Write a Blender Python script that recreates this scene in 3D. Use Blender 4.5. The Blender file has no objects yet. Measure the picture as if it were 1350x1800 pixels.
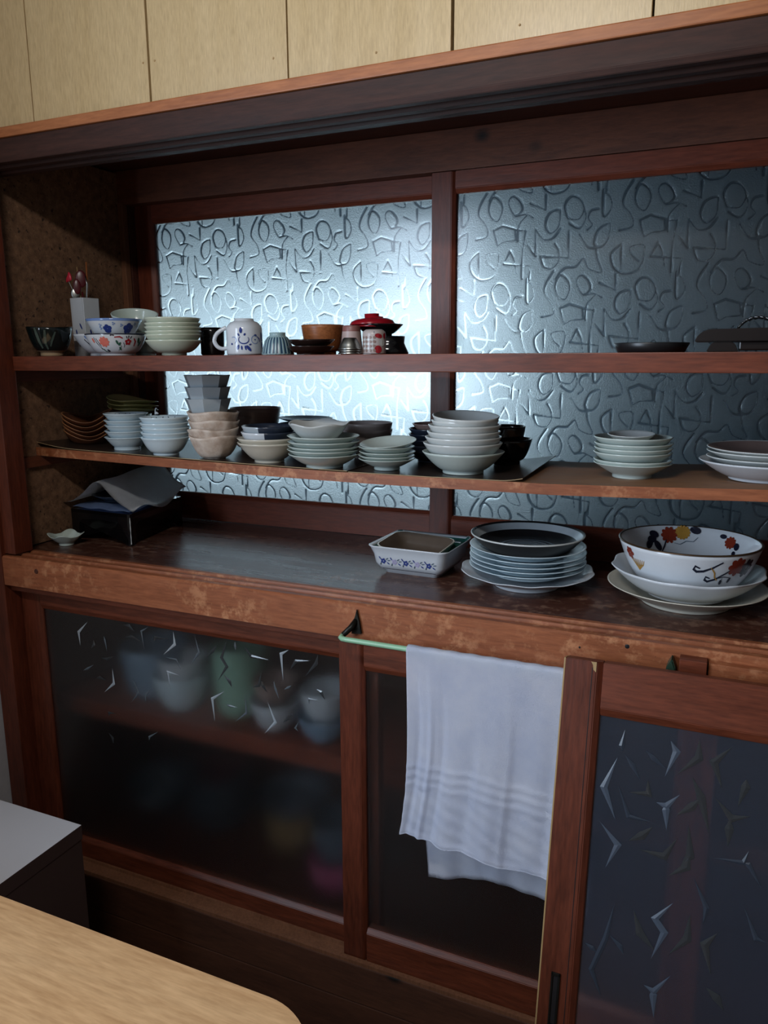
import bpy, bmesh, math, random
import numpy as np
from mathutils import Vector, Matrix

random.seed(7)
ZO = 1.42                    # eye height above the floor; all heights below are relative to the eye
S = bpy.context.scene
C = S.collection

# ------------------------------------------------------------------ camera, world, lights, exposure
PITCH, YAW, ROLL = 0.19795, 0.41295, -0.0045
_cy, _sy, _cp, _sp = math.cos(YAW), math.sin(YAW), math.cos(PITCH), math.sin(PITCH)
_f = Vector((-_sy * _cp, _cy * _cp, -_sp)); _r = Vector((_cy, _sy, 0)); _u = _r.cross(_f)
_r2 = math.cos(ROLL) * _r + math.sin(ROLL) * _u; _u2 = -math.sin(ROLL) * _r + math.cos(ROLL) * _u
cam = bpy.data.objects.new('camera', bpy.data.cameras.new('camera')); C.objects.link(cam)
cam.data.sensor_fit = 'HORIZONTAL'; cam.data.sensor_width = 36.0; cam.data.lens = 36.0 * 1352 / 1350
cam.data.clip_start = 0.02
cam.matrix_world = Matrix(((_r2.x, _u2.x, -_f.x, 0), (_r2.y, _u2.y, -_f.y, 0), (_r2.z, _u2.z, -_f.z, ZO), (0, 0, 0, 1)))
S.camera = cam

wd = bpy.data.worlds.new('world'); S.world = wd; wd.use_nodes = True
wd.node_tree.nodes['Background'].inputs[0].default_value = (0.55, 0.68, 0.85, 1)
wd.node_tree.nodes['Background'].inputs[1].default_value = 0.01

def area(name, loc, target, sx, sy, power, col, spread=180):
    l = bpy.data.lights.new(name, 'AREA'); l.shape = 'RECTANGLE'; l.size = sx; l.size_y = sy
    l.energy = power; l.color = col; l.spread = math.radians(spread)
    o = bpy.data.objects.new(name, l); C.objects.link(o)
    o.location = (loc[0], loc[1], loc[2] + ZO)
    d = Vector(target) - Vector(loc)
    o.rotation_euler = d.to_track_quat('-Z', 'Y').to_euler()
    return o
# daylight through the kitchen window in the left wall, beside the viewer
area('daylight_kitchen_window', (-1.455, -0.75, 0.2), (0.0, -0.75, 0.2), 1.5, 1.2, 68.0, (0.68, 0.82, 1.0))

vs = S.view_settings
vs.view_transform = 'Standard'; vs.look = 'None'; vs.gamma = 1.0; vs.use_curve_mapping = False
vs.exposure = 0.0
cy = S.cycles
cy.use_denoising = True; cy.max_bounces = 10; cy.transmission_bounces = 8; cy.diffuse_bounces = 4; cy.glossy_bounces = 4
cy.sample_clamp_indirect = 3.0; cy.caustics_refractive = True; cy.caustics_reflective = False; cy.blur_glossy = 0.5

# ------------------------------------------------------------------ helpers: materials
def srgb(r, g, b):
    f = lambda c: (c / 255 / 12.92) if c / 255 <= 0.04045 else ((c / 255 + 0.055) / 1.055) ** 2.4
    return (f(r), f(g), f(b), 1)
def nmat(name):
    m = bpy.data.materials.new(name); m.use_nodes = True
    nt = m.node_tree; return m, nt, nt.nodes['Principled BSDF']
def node(nt, t, **k):
    n = nt.nodes.new(t)
    for a, v in k.items():
        if a in n.inputs: n.inputs[a].default_value = v
        else: setattr(n, a, v)
    return n
def ramp(nt, fac, stops):
    r = node(nt, 'ShaderNodeValToRGB')
    while len(r.color_ramp.elements) < len(stops): r.color_ramp.elements.new(0.5)
    for e, (p, c) in zip(r.color_ramp.elements, stops): e.position = p; e.color = c
    nt.links.new(fac, r.inputs[0]); return r.outputs[0]
def bump(nt, p, h, strength, dist=0.001):
    b = node(nt, 'ShaderNodeBump'); b.inputs['Strength'].default_value = strength; b.inputs['Distance'].default_value = dist
    nt.links.new(h, b.inputs['Height']); nt.links.new(b.outputs[0], p.inputs['Normal'])
def coords(nt, scale, off=(0, 0, 0)):
    tc = node(nt, 'ShaderNodeTexCoord'); mp = node(nt, 'ShaderNodeMapping')
    mp.inputs['Scale'].default_value = scale; mp.inputs['Location'].default_value = off
    nt.links.new(tc.outputs['Object'], mp.inputs[0]); return mp.outputs[0]
def noise(nt, vec, scale, detail=4, rough=0.55, dist=0.0):
    n = node(nt, 'ShaderNodeTexNoise'); n.inputs['Scale'].default_value = scale; n.inputs['Detail'].default_value = detail
    n.inputs['Roughness'].default_value = rough; n.inputs['Distortion'].default_value = dist
    nt.links.new(vec, n.inputs['Vector']); return n.outputs['Fac']
def mixc(nt, fac, a, b, mode='MIX'):
    m = node(nt, 'ShaderNodeMix'); m.data_type = 'RGBA'; m.blend_type = mode
    for sock, v in ((m.inputs[0], fac), (m.inputs[6], a), (m.inputs[7], b)):
        if hasattr(v, 'links'): nt.links.new(v, sock)
        else: sock.default_value = v
    return m.outputs[2]

def wood(name, dark, light, axis='x', rough=0.42, wear=None, grain=28, off=0.0, spec=0.4):
    m, nt, p = nmat(name)
    sc = {'x': (0.9, 7, 7), 'y': (7, 0.9, 7), 'z': (7, 7, 0.9)}[axis]
    v = coords(nt, sc, (off, off * 0.7, off * 0.3))
    n1 = noise(nt, v, 3.2, 5, 0.6, 0.6); n2 = noise(nt, v, grain, 3, 0.6)
    c = ramp(nt, n1, [(0.28, dark), (0.72, light)])
    c = mixc(nt, 0.45, c, ramp(nt, n2, [(0.3, tuple(x * 0.62 for x in dark[:3]) + (1,)), (0.7, light)]))
    if wear:
        v2 = coords(nt, (1, 1, 1), (off, 0, 0)); w = noise(nt, v2, 38, 6, 0.7)
        w2 = noise(nt, v2, 5, 3, 0.6)
        f = node(nt, 'ShaderNodeMath', operation='MULTIPLY')
        nt.links.new(ramp(nt, w, [(0.5, (0, 0, 0, 1)), (0.62, (1, 1, 1, 1))]), f.inputs[0])
        nt.links.new(ramp(nt, w2, [(0.42, (0, 0, 0, 1)), (0.62, (0.75, 0.75, 0.75, 1))]), f.inputs[1])
        c = mixc(nt, f.outputs[0], c, wear)
    nt.links.new(c, p.inputs['Base Color'])
    rr = node(nt, 'ShaderNodeMapRange'); rr.inputs[3].default_value = rough - 0.1; rr.inputs[4].default_value = rough + 0.14
    nt.links.new(n1, rr.inputs[0]); nt.links.new(rr.outputs[0], p.inputs['Roughness'])
    p.inputs['Specular IOR Level'].default_value = spec
    bump(nt, p, n2, 0.25, 0.0006)
    return m
def knotty(name, dark, light):
    m, nt, p = nmat(name)
    v = coords(nt, (1.2, 7, 7)); n1 = noise(nt, v, 3, 5, 0.6, 0.8); n2 = noise(nt, v, 26, 3, 0.6)
    c = mixc(nt, 0.4, ramp(nt, n1, [(0.28, dark), (0.72, light)]), ramp(nt, n2, [(0.3, dark), (0.7, light)]))
    vo = node(nt, 'ShaderNodeTexVoronoi'); vo.inputs['Scale'].default_value = 7
    nt.links.new(coords(nt, (1, 1, 1.3)), vo.inputs['Vector'])
    c = mixc(nt, ramp(nt, vo.outputs['Distance'], [(0.06, (1, 1, 1, 1)), (0.16, (0, 0, 0, 1))]), c, (0.006, 0.004, 0.003, 1))
    nt.links.new(c, p.inputs['Base Color']); p.inputs['Roughness'].default_value = 0.6
    bump(nt, p, n2, 0.3, 0.001); return m
def glaze(name, col, rough=0.16, var=0.06, col2=None, scale=40, spec=0.5, metal=0.0, bmp=0.0, coat=0.0):
    m, nt, p = nmat(name)
    v = coords(nt, (1, 1, 1)); n = noise(nt, v, scale, 4, 0.6)
    b = col2 if col2 else tuple(x * (1 - 2.5 * var) for x in col[:3]) + (1,)
    nt.links.new(ramp(nt, n, [(0.3, b), (0.65, col)]), p.inputs['Base Color'])
    p.inputs['Roughness'].default_value = rough; p.inputs['Specular IOR Level'].default_value = spec; p.inputs['Metallic'].default_value = metal
    p.inputs['Coat Weight'].default_value = coat
    if bmp: bump(nt, p, n, bmp, 0.002)
    return m
def glass(name, rough_field, rough_clear, tint=(0.93, 0.97, 0.98, 1), seed_bump=0.3, bscale=420, sheen=0.0, sheen_col=(0.5, 0.5, 0.5, 1)):
    m, nt, p = nmat(name)
    a = node(nt, 'ShaderNodeAttribute'); a.attribute_name = 'clear'
    mr = node(nt, 'ShaderNodeMapRange'); mr.inputs[3].default_value = rough_field; mr.inputs[4].default_value = rough_clear
    nt.links.new(a.outputs['Fac'], mr.inputs[0]); nt.links.new(mr.outputs[0], p.inputs['Roughness'])
    p.inputs['Base Color'].default_value = tint; p.inputs['Transmission Weight'].default_value = 1.0; p.inputs['IOR'].default_value = 1.5
    n = noise(nt, coords(nt, (1, 1, 1)), bscale, 2, 0.5)
    mu = node(nt, 'ShaderNodeMath', operation='MULTIPLY'); inv = node(nt, 'ShaderNodeMath', operation='SUBTRACT')
    inv.inputs[0].default_value = 1.0; nt.links.new(a.outputs['Fac'], inv.inputs[1])
    nt.links.new(n, mu.inputs[0]); nt.links.new(inv.outputs[0], mu.inputs[1])
    bump(nt, p, mu.outputs[0], seed_bump, 0.001)
    if sheen:
        df = node(nt, 'ShaderNodeBsdfDiffuse'); df.inputs[0].default_value = sheen_col; mx = node(nt, 'ShaderNodeMixShader'); mx.inputs[0].default_value = sheen  # diffuse mix paints the room's reflection as a veil on the glass
        nt.links.new(p.outputs[0], mx.inputs[1]); nt.links.new(df.outputs[0], mx.inputs[2]); nt.links.new(mx.outputs[0], nt.nodes['Material Output'].inputs[0])
    return m
def emit(name, col, st):
    m, nt, p = nmat(name); p.inputs['Base Color'].default_value = (0.8, 0.8, 0.8, 1)
    p.inputs['Emission Color'].default_value = col; p.inputs['Emission Strength'].default_value = st; return m

M = {}
M['red'] = wood('stained_wood_red', srgb(78, 36, 22), srgb(126, 63, 40), 'x', 0.4)
M['redz'] = wood('stained_wood_red_upright', srgb(72, 33, 20), srgb(116, 56, 36), 'z', 0.4, off=2)
M['redy'] = wood('stained_wood_red_deep', srgb(82, 42, 26), srgb(120, 66, 42), 'y', 0.45, off=3)
M['beam'] = wood('worn_orange_beam', srgb(122, 66, 40), srgb(170, 102, 66), 'x', 0.42, wear=srgb(196, 138, 98), off=1)
M['sash'] = wood('window_sash_wood', srgb(98, 45, 29), srgb(138, 68, 46), 'x', 0.42, off=6)
M['sashz'] = wood('window_sash_wood_upright', srgb(90, 42, 28), srgb(128, 62, 42), 'z', 0.42, off=7)
M['dark'] = wood('dark_lintel_wood', srgb(58, 30, 22), srgb(92, 50, 36), 'x', 0.5, off=4)
M['lintel'] = wood('blackened_lintel_wood', srgb(40, 22, 17), srgb(66, 38, 29), 'x', 0.55, off=4.5, spec=0.25)
M['frieze'] = knotty('knotty_board', srgb(74, 40, 27), srgb(130, 76, 52))
M['sill'] = knotty('knotty_sill_board', srgb(64, 38, 26), srgb(98, 62, 44))
M['counter'] = wood('counter_board', srgb(62, 36, 28), srgb(92, 56, 44), 'x', 0.27, wear=srgb(136, 104, 86), grain=16, off=5, spec=0.6)
M['shelf2'] = wood('pale_shelf_board', srgb(120, 84, 56), srgb(152, 110, 76), 'x', 0.5, off=8)
M['trim'] = wood('orange_trim', srgb(142, 80, 42), srgb(172, 108, 64), 'x', 0.45, off=9)
M['ply'] = wood('blond_panel', srgb(204, 178, 128), srgb(228, 206, 160), 'z', 0.34, grain=60, off=10, spec=0.5)
M['batten'] = wood('batten_wood', srgb(110, 72, 50), srgb(140, 96, 70), 'z', 0.5)
M['oak'] = wood('oak_table_top', srgb(196, 148, 100), srgb(226, 184, 136), 'x', 0.42, grain=24, off=12)
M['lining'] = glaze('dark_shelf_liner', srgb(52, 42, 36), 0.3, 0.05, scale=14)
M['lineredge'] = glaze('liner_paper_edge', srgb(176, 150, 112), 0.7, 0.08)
M['white_lam'] = glaze('white_laminate', srgb(214, 214, 218), 0.38, 0.01, scale=8)
M['brown_body'] = glaze('brown_body_surface', srgb(78, 62, 60), 0.5, 0.05, scale=8)
M['plaster'] = glaze('white_plaster', srgb(196, 196, 200), 0.9, 0.03, scale=60, bmp=0.1)
M['roomwall'] = glaze('room_wallpaper', srgb(120, 110, 100), 0.9, 0.03, scale=30)
M['floor'] = wood('floor_boards', srgb(86, 58, 40), srgb(124, 88, 62), 'x', 0.4)
M['nextwall'] = glaze('next_room_plaster', srgb(120, 134, 146), 0.9, 0.03)
# rough fibreboard on the cupboard's side
m, nt, p = nmat('sand_textured_board')
_v = coords(nt, (1, 1, 1)); _n = noise(nt, _v, 60, 5, 0.7); _n2 = noise(nt, _v, 260, 3, 0.6)
_c = ramp(nt, _n, [(0.32, srgb(92, 64, 44)), (0.68, srgb(140, 104, 76))])
_c = mixc(nt, ramp(nt, _n2, [(0.66, (0, 0, 0, 1)), (0.74, (0.8, 0.8, 0.8, 1))]), _c, srgb(206, 172, 132))
_c = mixc(nt, ramp(nt, noise(nt, _v, 90, 3, 0.6), [(0.30, (1, 1, 1, 1)), (0.38, (0, 0, 0, 1))]), _c, srgb(46, 28, 20))
nt.links.new(_c, p.inputs['Base Color']); p.inputs['Roughness'].default_value = 0.85; bump(nt, p, _n2, 0.5, 0.002)
M['sand'] = m
M['figglass'] = glass('figured_window_glass', 0.60, 0.13, (0.90, 0.96, 0.97, 1), 0.8, 380)
M['figglass'].node_tree.nodes['Principled BSDF'].inputs['Specular IOR Level'].default_value = 0.15
M['doorglass'] = glass('frosted_door_glass', 0.27, 0.04, (0.88, 0.90, 0.90, 1), 0.12, 200, 0.006)
M['leanglass'] = glass('figured_door_glass', 0.17, 0.04, (0.90, 0.93, 0.97, 1), 0.12, 160, 0.05, (0.24, 0.33, 0.50, 1))  # bluish veil stands for daylight mirrored in this pane
M['facetB'] = glaze('cut_facet_glint', srgb(160, 168, 174), 0.2, 0.02)  # facet greys paint the bright and faint glints of the cut glass
M['facetS'] = glaze('cut_facet_faint_glint', srgb(72, 80, 92), 0.25, 0.02)
M['facetT'] = glaze('cut_facet_dim_glint', srgb(50, 56, 66), 0.25, 0.02)
M['facetM'] = glaze('cut_facet_soft_glint', srgb(92, 100, 106), 0.2, 0.02)
m, nt, p = nmat('cut_facet_dark'); p.inputs['Base Color'].default_value = (0.16, 0.17, 0.18, 1); p.inputs['Roughness'].default_value = 0.08; p.inputs['Transmission Weight'].default_value = 0.8  # dark tint painted for facets that catch no light
M['facetD'] = m
M['nextwin'] = emit('bright_daylight_window', (0.66, 0.86, 1.0, 1), 1.65)
M['lamp'] = emit('lamp_diffuser', (1.0, 0.95, 0.88, 1), 1.0)
M['iron'] = glaze('dark_iron', srgb(40, 40, 36), 0.4, 0.1, metal=0.7)
M['green'] = glaze('pale_green_paint', srgb(150, 196, 160), 0.35, 0.04, scale=25)
M['darkgreen'] = glaze('dark_green_paint', srgb(44, 66, 52), 0.35, 0.06)
M['towel'], nt, p = nmat('white_terry_cloth')
_v = coords(nt, (1, 1, 1)); _n = noise(nt, _v, 900, 3, 0.7); _n2 = noise(nt, _v, 16, 3, 0.6)
nt.links.new(ramp(nt, _n2, [(0.3, srgb(226, 231, 247)), (0.7, srgb(242, 244, 254))]), p.inputs['Base Color'])
p.inputs['Roughness'].default_value = 0.95; p.inputs['Specular IOR Level'].default_value = 0.1; bump(nt, p, _n, 0.5, 0.0015)
# crockery
M['celadon'] = glaze('celadon_glaze', srgb(196, 204, 184), 0.2, 0.02)
M['celadon_p'] = glaze('pale_celadon', srgb(206, 220, 212), 0.15, 0.02)
M['bluewhite'] = glaze('bluish_white_glaze', srgb(206, 224, 232), 0.16, 0.02)
M['white'] = glaze('white_porcelain', srgb(208, 213, 218), 0.12, 0.015)
M['greywhite'] = glaze('greyish_white_glaze', srgb(202, 206, 204), 0.18, 0.02)
M['cream'] = glaze('cream_glaze', srgb(206, 200, 184), 0.25, 0.03)
M['greencream'] = glaze('greenish_white_glaze', srgb(192, 204, 198), 0.2, 0.02)
M['grey'] = glaze('grey_glaze', srgb(172, 182, 188), 0.2, 0.03)
M['beige'] = glaze('leaf_textured_beige', srgb(214, 200, 186), 0.5, 0.05, srgb(176, 152, 134), 45, bmp=0.6)
M['mauve'] = glaze('brown_mauve_glaze', srgb(146, 122, 114), 0.3, 0.05)
M['pinkgrey'] = glaze('pinkish_grey_glaze', srgb(186, 174, 170), 0.3, 0.03)
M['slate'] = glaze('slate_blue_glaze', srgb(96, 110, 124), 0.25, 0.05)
M['navy'] = glaze('navy_glaze', srgb(44, 52, 66), 0.22, 0.05)
M['olive'] = glaze('olive_yellow_glaze', srgb(190, 182, 122), 0.25, 0.04)
M['black'] = glaze('black_lacquer', srgb(16, 16, 18), 0.14, 0.02, coat=0.3)
M['blackmat'] = glaze('matt_black_glaze', srgb(30, 30, 32), 0.35, 0.05)
M['brownlac'] = glaze('dark_brown_lacquer', srgb(44, 30, 26), 0.2, 0.05)
M['trayblack'] = glaze('blackish_brown_lacquer', srgb(24, 16, 14), 0.3, 0.05)
M['redlac'] = glaze('red_lacquer', srgb(150, 22, 34), 0.22, 0.04)
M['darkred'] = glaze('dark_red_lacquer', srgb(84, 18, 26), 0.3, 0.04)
M['tenmoku'] = glaze('black_green_glaze', srgb(18, 28, 28), 0.08, 0.1, coat=0.4)
M['footclay'] = glaze('bare_clay', srgb(176, 150, 116), 0.7, 0.05)
M['streak'] = glaze('ash_streak', srgb(74, 88, 80), 0.15, 0.15)
M['woodbowl'] = wood('turned_wood', srgb(120, 66, 36), srgb(178, 110, 64), 'x', 0.35, grain=40)
M['acacia'] = wood('dark_bowl_wood', srgb(66, 36, 24), srgb(112, 66, 40), 'x', 0.4, grain=30, off=14)
M['acaciarim'] = glaze('pale_cut_rim', srgb(160, 110, 72), 0.45, 0.06)
M['pinkcup'] = glaze('dusty_pink_glaze', srgb(190, 166, 160), 0.4, 0.04)
M['pinkband'] = glaze('brown_pink_band', srgb(140, 92, 86), 0.4, 0.04)
M['steel'] = glaze('worn_steel', srgb(168, 170, 166), 0.32, 0.06, metal=1.0)
M['ribblue'] = glaze('ribbed_blue_glaze', srgb(150, 176, 180), 0.25, 0.03)
M['ribdark'] = glaze('groove_navy', srgb(44, 72, 96), 0.3, 0.04)
M['cobalt'] = glaze('cobalt_paint', srgb(44, 62, 132), 0.18, 0.08)
M['palecobalt'] = glaze('pale_cobalt_paint', srgb(110, 138, 190), 0.18, 0.05)
M['coral'] = glaze('coral_paint', srgb(220, 118, 104), 0.2, 0.1)
M['crimson'] = glaze('crimson_paint', srgb(160, 36, 44), 0.2, 0.05)
M['leafgreen'] = glaze('leaf_green_paint', srgb(48, 92, 76), 0.2, 0.06)
M['inkpaint'] = glaze('ink_paint', srgb(26, 30, 48), 0.2, 0.05)
M['teal'] = glaze('teal_paint', srgb(52, 112, 104), 0.15, 0.2)
M['lilac'] = glaze('lilac_paint', srgb(170, 164, 196), 0.2, 0.05)
M['gold'] = glaze('gilt_edge', srgb(84, 66, 48), 0.3, 0.06, metal=0.5)
M['ochre'] = glaze('ochre_paint', srgb(176, 132, 58), 0.2, 0.08)
M['rust'] = glaze('rust_red_paint', srgb(132, 50, 34), 0.2, 0.08)
M['ovalbrown'] = glaze('brown_inner_glaze', srgb(96, 84, 74), 0.3, 0.06)
M['paper'] = glaze('grey_wrapping_paper', srgb(226, 229, 232), 0.42, 0.03, scale=30)
M['bluecloth'] = glaze('blue_striped_cloth', srgb(150, 176, 224), 0.8, 0.08, scale=120)
M['plastic_red'] = glaze('red_plastic', srgb(214, 52, 74), 0.3, 0.05)
M['rosepink'] = glaze('rose_glaze', srgb(214, 110, 150), 0.3, 0.05)
M['jade'] = glaze('jade_green_glaze', srgb(146, 184, 162), 0.25, 0.05)
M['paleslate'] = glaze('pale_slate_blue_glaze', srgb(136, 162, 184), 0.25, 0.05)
M['tan'] = glaze('tan_glaze', srgb(170, 140, 96), 0.4, 0.05)

# ------------------------------------------------------------------ helpers: geometry
def mesh_of(bm, name, smooth=False):
    me = bpy.data.meshes.new(name); bmesh.ops.recalc_face_normals(bm, faces=bm.faces[:]); bm.to_mesh(me); bm.free()
    if smooth: me.polygons.foreach_set('use_smooth', [True] * len(me.polygons))
    return me
def obj(name, me, mats=None, parent=None, loc=(0, 0, 0), rot=(0, 0, 0)):
    if isinstance(me, bmesh.types.BMesh): me = mesh_of(me, name)
    if mats is not None and not me.materials:
        for k in (mats if isinstance(mats, (list, tuple)) else [mats]): me.materials.append(M[k] if isinstance(k, str) else k)
    o = bpy.data.objects.new(name, me); C.objects.link(o)
    if parent: o.parent = parent; o.location = loc
    else: o.location = (loc[0], loc[1], loc[2] + ZO)
    o.rotation_euler = rot
    return o
def tag(o, label, cat, group=None):
    o['label'] = label; o['category'] = cat
    if group: o['group'] = group
    return o
def thing(name, label, cat, loc=(0, 0, 0), rot=(0, 0, 0), group=None):
    o = bpy.data.objects.new(name, None); C.objects.link(o); o.empty_display_size = 0.05
    o.location = (loc[0], loc[1], loc[2] + ZO); o.rotation_euler = rot
    return tag(o, label, cat, group)
def struct(name, me, mats, parent=None):
    o = obj(name, me, mats, parent)
    if not parent: o['kind'] = 'structure'
    return o
def box(x0, x1, y0, y1, z0, z1, bev=0.0015, bm=None):
    b = bmesh.new()
    v = [b.verts.new((x, y, z)) for z in (z0, z1) for y in (y0, y1) for x in (x0, x1)]
    for f in ((0, 2, 3, 1), (4, 5, 7, 6), (0, 1, 5, 4), (2, 6, 7, 3), (0, 4, 6, 2), (1, 3, 7, 5)): b.faces.new([v[i] for i in f])
    if bev: bmesh.ops.bevel(b, geom=b.edges[:], offset=bev, segments=2, affect='EDGES', profile=0.6)
    if bm is None: return b
    me = bpy.data.meshes.new('t'); b.to_mesh(me); b.free(); bm.from_mesh(me); bpy.data.meshes.remove(me); return bm
def prism(poly, y0, y1, axis='x', bm=None, bev=0.0):
    """extrude a closed 2D outline along an axis; 'x': poly is (y,z), 'y': poly is (x,z), 'z': poly is (x,y)"""
    b = bm or bmesh.new()
    P = {'x': lambda p, t: (t, p[0], p[1]), 'y': lambda p, t: (p[0], t, p[1]), 'z': lambda p, t: (p[0], p[1], t)}[axis]
    A = [b.verts.new(P(p, y0)) for p in poly]; B = [b.verts.new(P(p, y1)) for p in poly]; n = len(poly)
    fs = [b.faces.new(A), b.faces.new(B[::-1])] + [b.faces.new((A[i], B[i], B[(i + 1) % n], A[(i + 1) % n])) for i in range(n)]
    if bev: bmesh.ops.bevel(b, geom=b.edges[:], offset=bev, segments=2, affect='EDGES')
    return b
def lathe(prof, seg=44, warp=None, bm=None, close=True):
    b = bm or bmesh.new(); rings = []
    for k, (r, z) in enumerate(prof):
        if r < 1e-5: rings.append([b.verts.new((0, 0, z))]); continue
        ring = []
        for i in range(seg):
            a = 2 * math.pi * i / seg
            if warp:
                rr, zz = warp(a, r, z, k)
            else: rr, zz = r, z
            ring.append(b.verts.new((rr * math.cos(a), rr * math.sin(a), zz)))
        rings.append(ring)
    for A, B in zip(rings, rings[1:]):
        if len(A) == 1 and len(B) == 1: continue
        if len(A) == 1:
            for i in range(seg): b.faces.new((A[0], B[(i + 1) % seg], B[i]))
        elif len(B) == 1:
            for i in range(seg): b.faces.new((A[i], A[(i + 1) % seg], B[0]))
        else:
            for i in range(seg): b.faces.new((A[i], A[(i + 1) % seg], B[(i + 1) % seg], B[i]))
    return b
def tube(pts, r, seg=10, bm=None, cap=True):
    b = bm or bmesh.new(); pts = [Vector(p) for p in pts]; rings = []
    rs = r if isinstance(r, (list, tuple)) else [r] * len(pts)
    up = Vector((0.123, 0.31, 0.94))
    for i, p in enumerate(pts):
        d = (pts[min(i + 1, len(pts) - 1)] - pts[max(i - 1, 0)]).normalized()
        s = d.cross(up)
        if s.length < 1e-4: s = d.cross(Vector((1, 0, 0)))
        s.normalize(); t = d.cross(s)
        rings.append([b.verts.new(p + rs[i] * (math.cos(2 * math.pi * k / seg) * s + math.sin(2 * math.pi * k / seg) * t)) for k in range(seg)])
    for A, B in zip(rings, rings[1:]):
        for k in range(seg): b.faces.new((A[k], A[(k + 1) % seg], B[(k + 1) % seg], B[k]))
    if cap: b.faces.new(rings[0][::-1]); b.faces.new(rings[-1])
    return b
def arc(c, r, a0, a1, n, plane='xz'):
    out = []
    for i in range(n + 1):
        a = a0 + (a1 - a0) * i / n
        d = (r * math.cos(a), r * math.sin(a))
        out.append((c[0] + d[0], c[1], c[2] + d[1]) if plane == 'xz' else ((c[0] + d[0], c[1] + d[1], c[2]) if plane == 'xy' else (c[0], c[1] + d[0], c[2] + d[1])))
    return out
def bowl_prof(r, h, rf, fh=0.006, t=0.003, q=0.55, n=14, lip=0.0):
    out = [(0, fh * 0.6), (rf * 0.82, fh * 0.6), (rf * 0.86, 0), (rf * 0.98, 0), (rf, fh * 0.35), (rf * 0.99, fh)]
    curve = []
    for i in range(1, n + 1):
        u = (i / n) ** (1.6 if q < 0.8 else 1.0)
        rad = rf + (r - rf) * u ** q + (lip * max(0, u - 0.8) / 0.2 if lip else 0)
        curve.append((rad, fh + (h - fh) * u))
    out += curve
    out.append((curve[-1][0] - t * 0.5, h + t * 0.25))
    inner = [(max(rad - t, 0.001), z + (t * 0.25 if i == len(curve) - 1 else t * (1 - i / len(curve)) )) for i, (rad, z) in enumerate(curve)]
    inner[-1] = (curve[-1][0] - t, h - t * 0.15)
    out += inner[::-1] + [(rf * 0.8, fh + t), (0, fh + t * 0.9)]
    return out
def rfun(prof):
    pts = []
    for r, z in prof[3:]:
        if pts and z < pts[-1][1] - 1e-6: break
        pts.append((r, z))
    zs = [p[1] for p in pts]; rs = [p[0] for p in pts]
    return lambda z: float(np.interp(z, zs, rs))
def motif(parent, rf, R0, shapes, mats, name='painted_motif', acam=0.0, eps=0.0006):
    """painted decoration lying on the glaze: shapes in metres (s around the wall to the viewer's right, z up)"""
    b = bmesh.new()
    def P(s, z):
        a = acam + s / R0; r = rf(z) + eps
        return (r * math.cos(a), r * math.sin(a), z)
    for sh in shapes:
        mi = sh[0]
        if sh[1] == 'e':
            _, _, s, z, ra, rz, rot = sh; cr, sr = math.cos(rot), math.sin(rot); n = 12
            c = b.verts.new(P(s, z)); ring = []
            for i in range(n):
                a = 2 * math.pi * i / n; x, y = ra * math.cos(a), rz * math.sin(a)
                ring.append(b.verts.new(P(s + x * cr - y * sr, z + x * sr + y * cr)))
            for i in range(n):
                f = b.faces.new((c, ring[i], ring[(i + 1) % n])); f.material_index = mi
        else:
            pts, w = sh[2], sh[3]; prev = None
            for i, (s, z) in enumerate(pts):
                s2, z2 = pts[min(i + 1, len(pts) - 1)]; s1, z1 = pts[max(i - 1, 0)]
                d = math.hypot(s2 - s1, z2 - z1) or 1; nx, ny = -(z2 - z1) / d, (s2 - s1) / d
                ww = w * (0.35 + 0.65 * math.sin(math.pi * (i + 0.6) / (len(pts) + 0.2)))
                A = b.verts.new(P(s + nx * ww, z + ny * ww)); B = b.verts.new(P(s - nx * ww, z - ny * ww))
                if prev: f = b.faces.new((prev[0], prev[1], B, A)); f.material_index = mi
                prev = (A, B)
    me = bpy.data.meshes.new(name); b.to_mesh(me); b.free()
    return obj(name, me, mats, parent)
def cam_angle(x, y): return math.atan2(-y, -x)
ORD = ['lowest', 'second from the bottom', 'third from the bottom', 'fourth from the bottom', 'fifth from the bottom', 'sixth from the bottom', 'seventh from the bottom']
def ordinal(i, n): return 'topmost' if i == n - 1 else ('lowest' if i == 0 else ORD[i])
def stack(name, me, x, y, zs, label, cat, group, jitter=0.0008, tilt=0.008, first=0):
    """zs: base height of each piece; label has one %s for its place in the pile"""
    out = []; n = len(zs) + first
    for i, z in enumerate(zs):
        o = obj(name, me, None, None, (x + random.uniform(-1, 1) * jitter, y + random.uniform(-1, 1) * jitter, z),
                (random.uniform(-1, 1) * tilt * (i > 0), random.uniform(-1, 1) * tilt * (i > 0), random.uniform(0, 6.28)))
        tag(o, label % ordinal(i + first, n), cat, group); out.append(o)
    return out
def lmesh(name, prof, mat, seg=44, warp=None):
    me = mesh_of(lathe(prof, seg, warp), name, True)
    for k in (mat if isinstance(mat, (list, tuple)) else [mat]): me.materials.append(M[k])
    return me
def setmat(me, fn):
    """second material by face height or place: fn(center)->index"""
    for p in me.polygons: p.material_index = fn(p.center)

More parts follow.
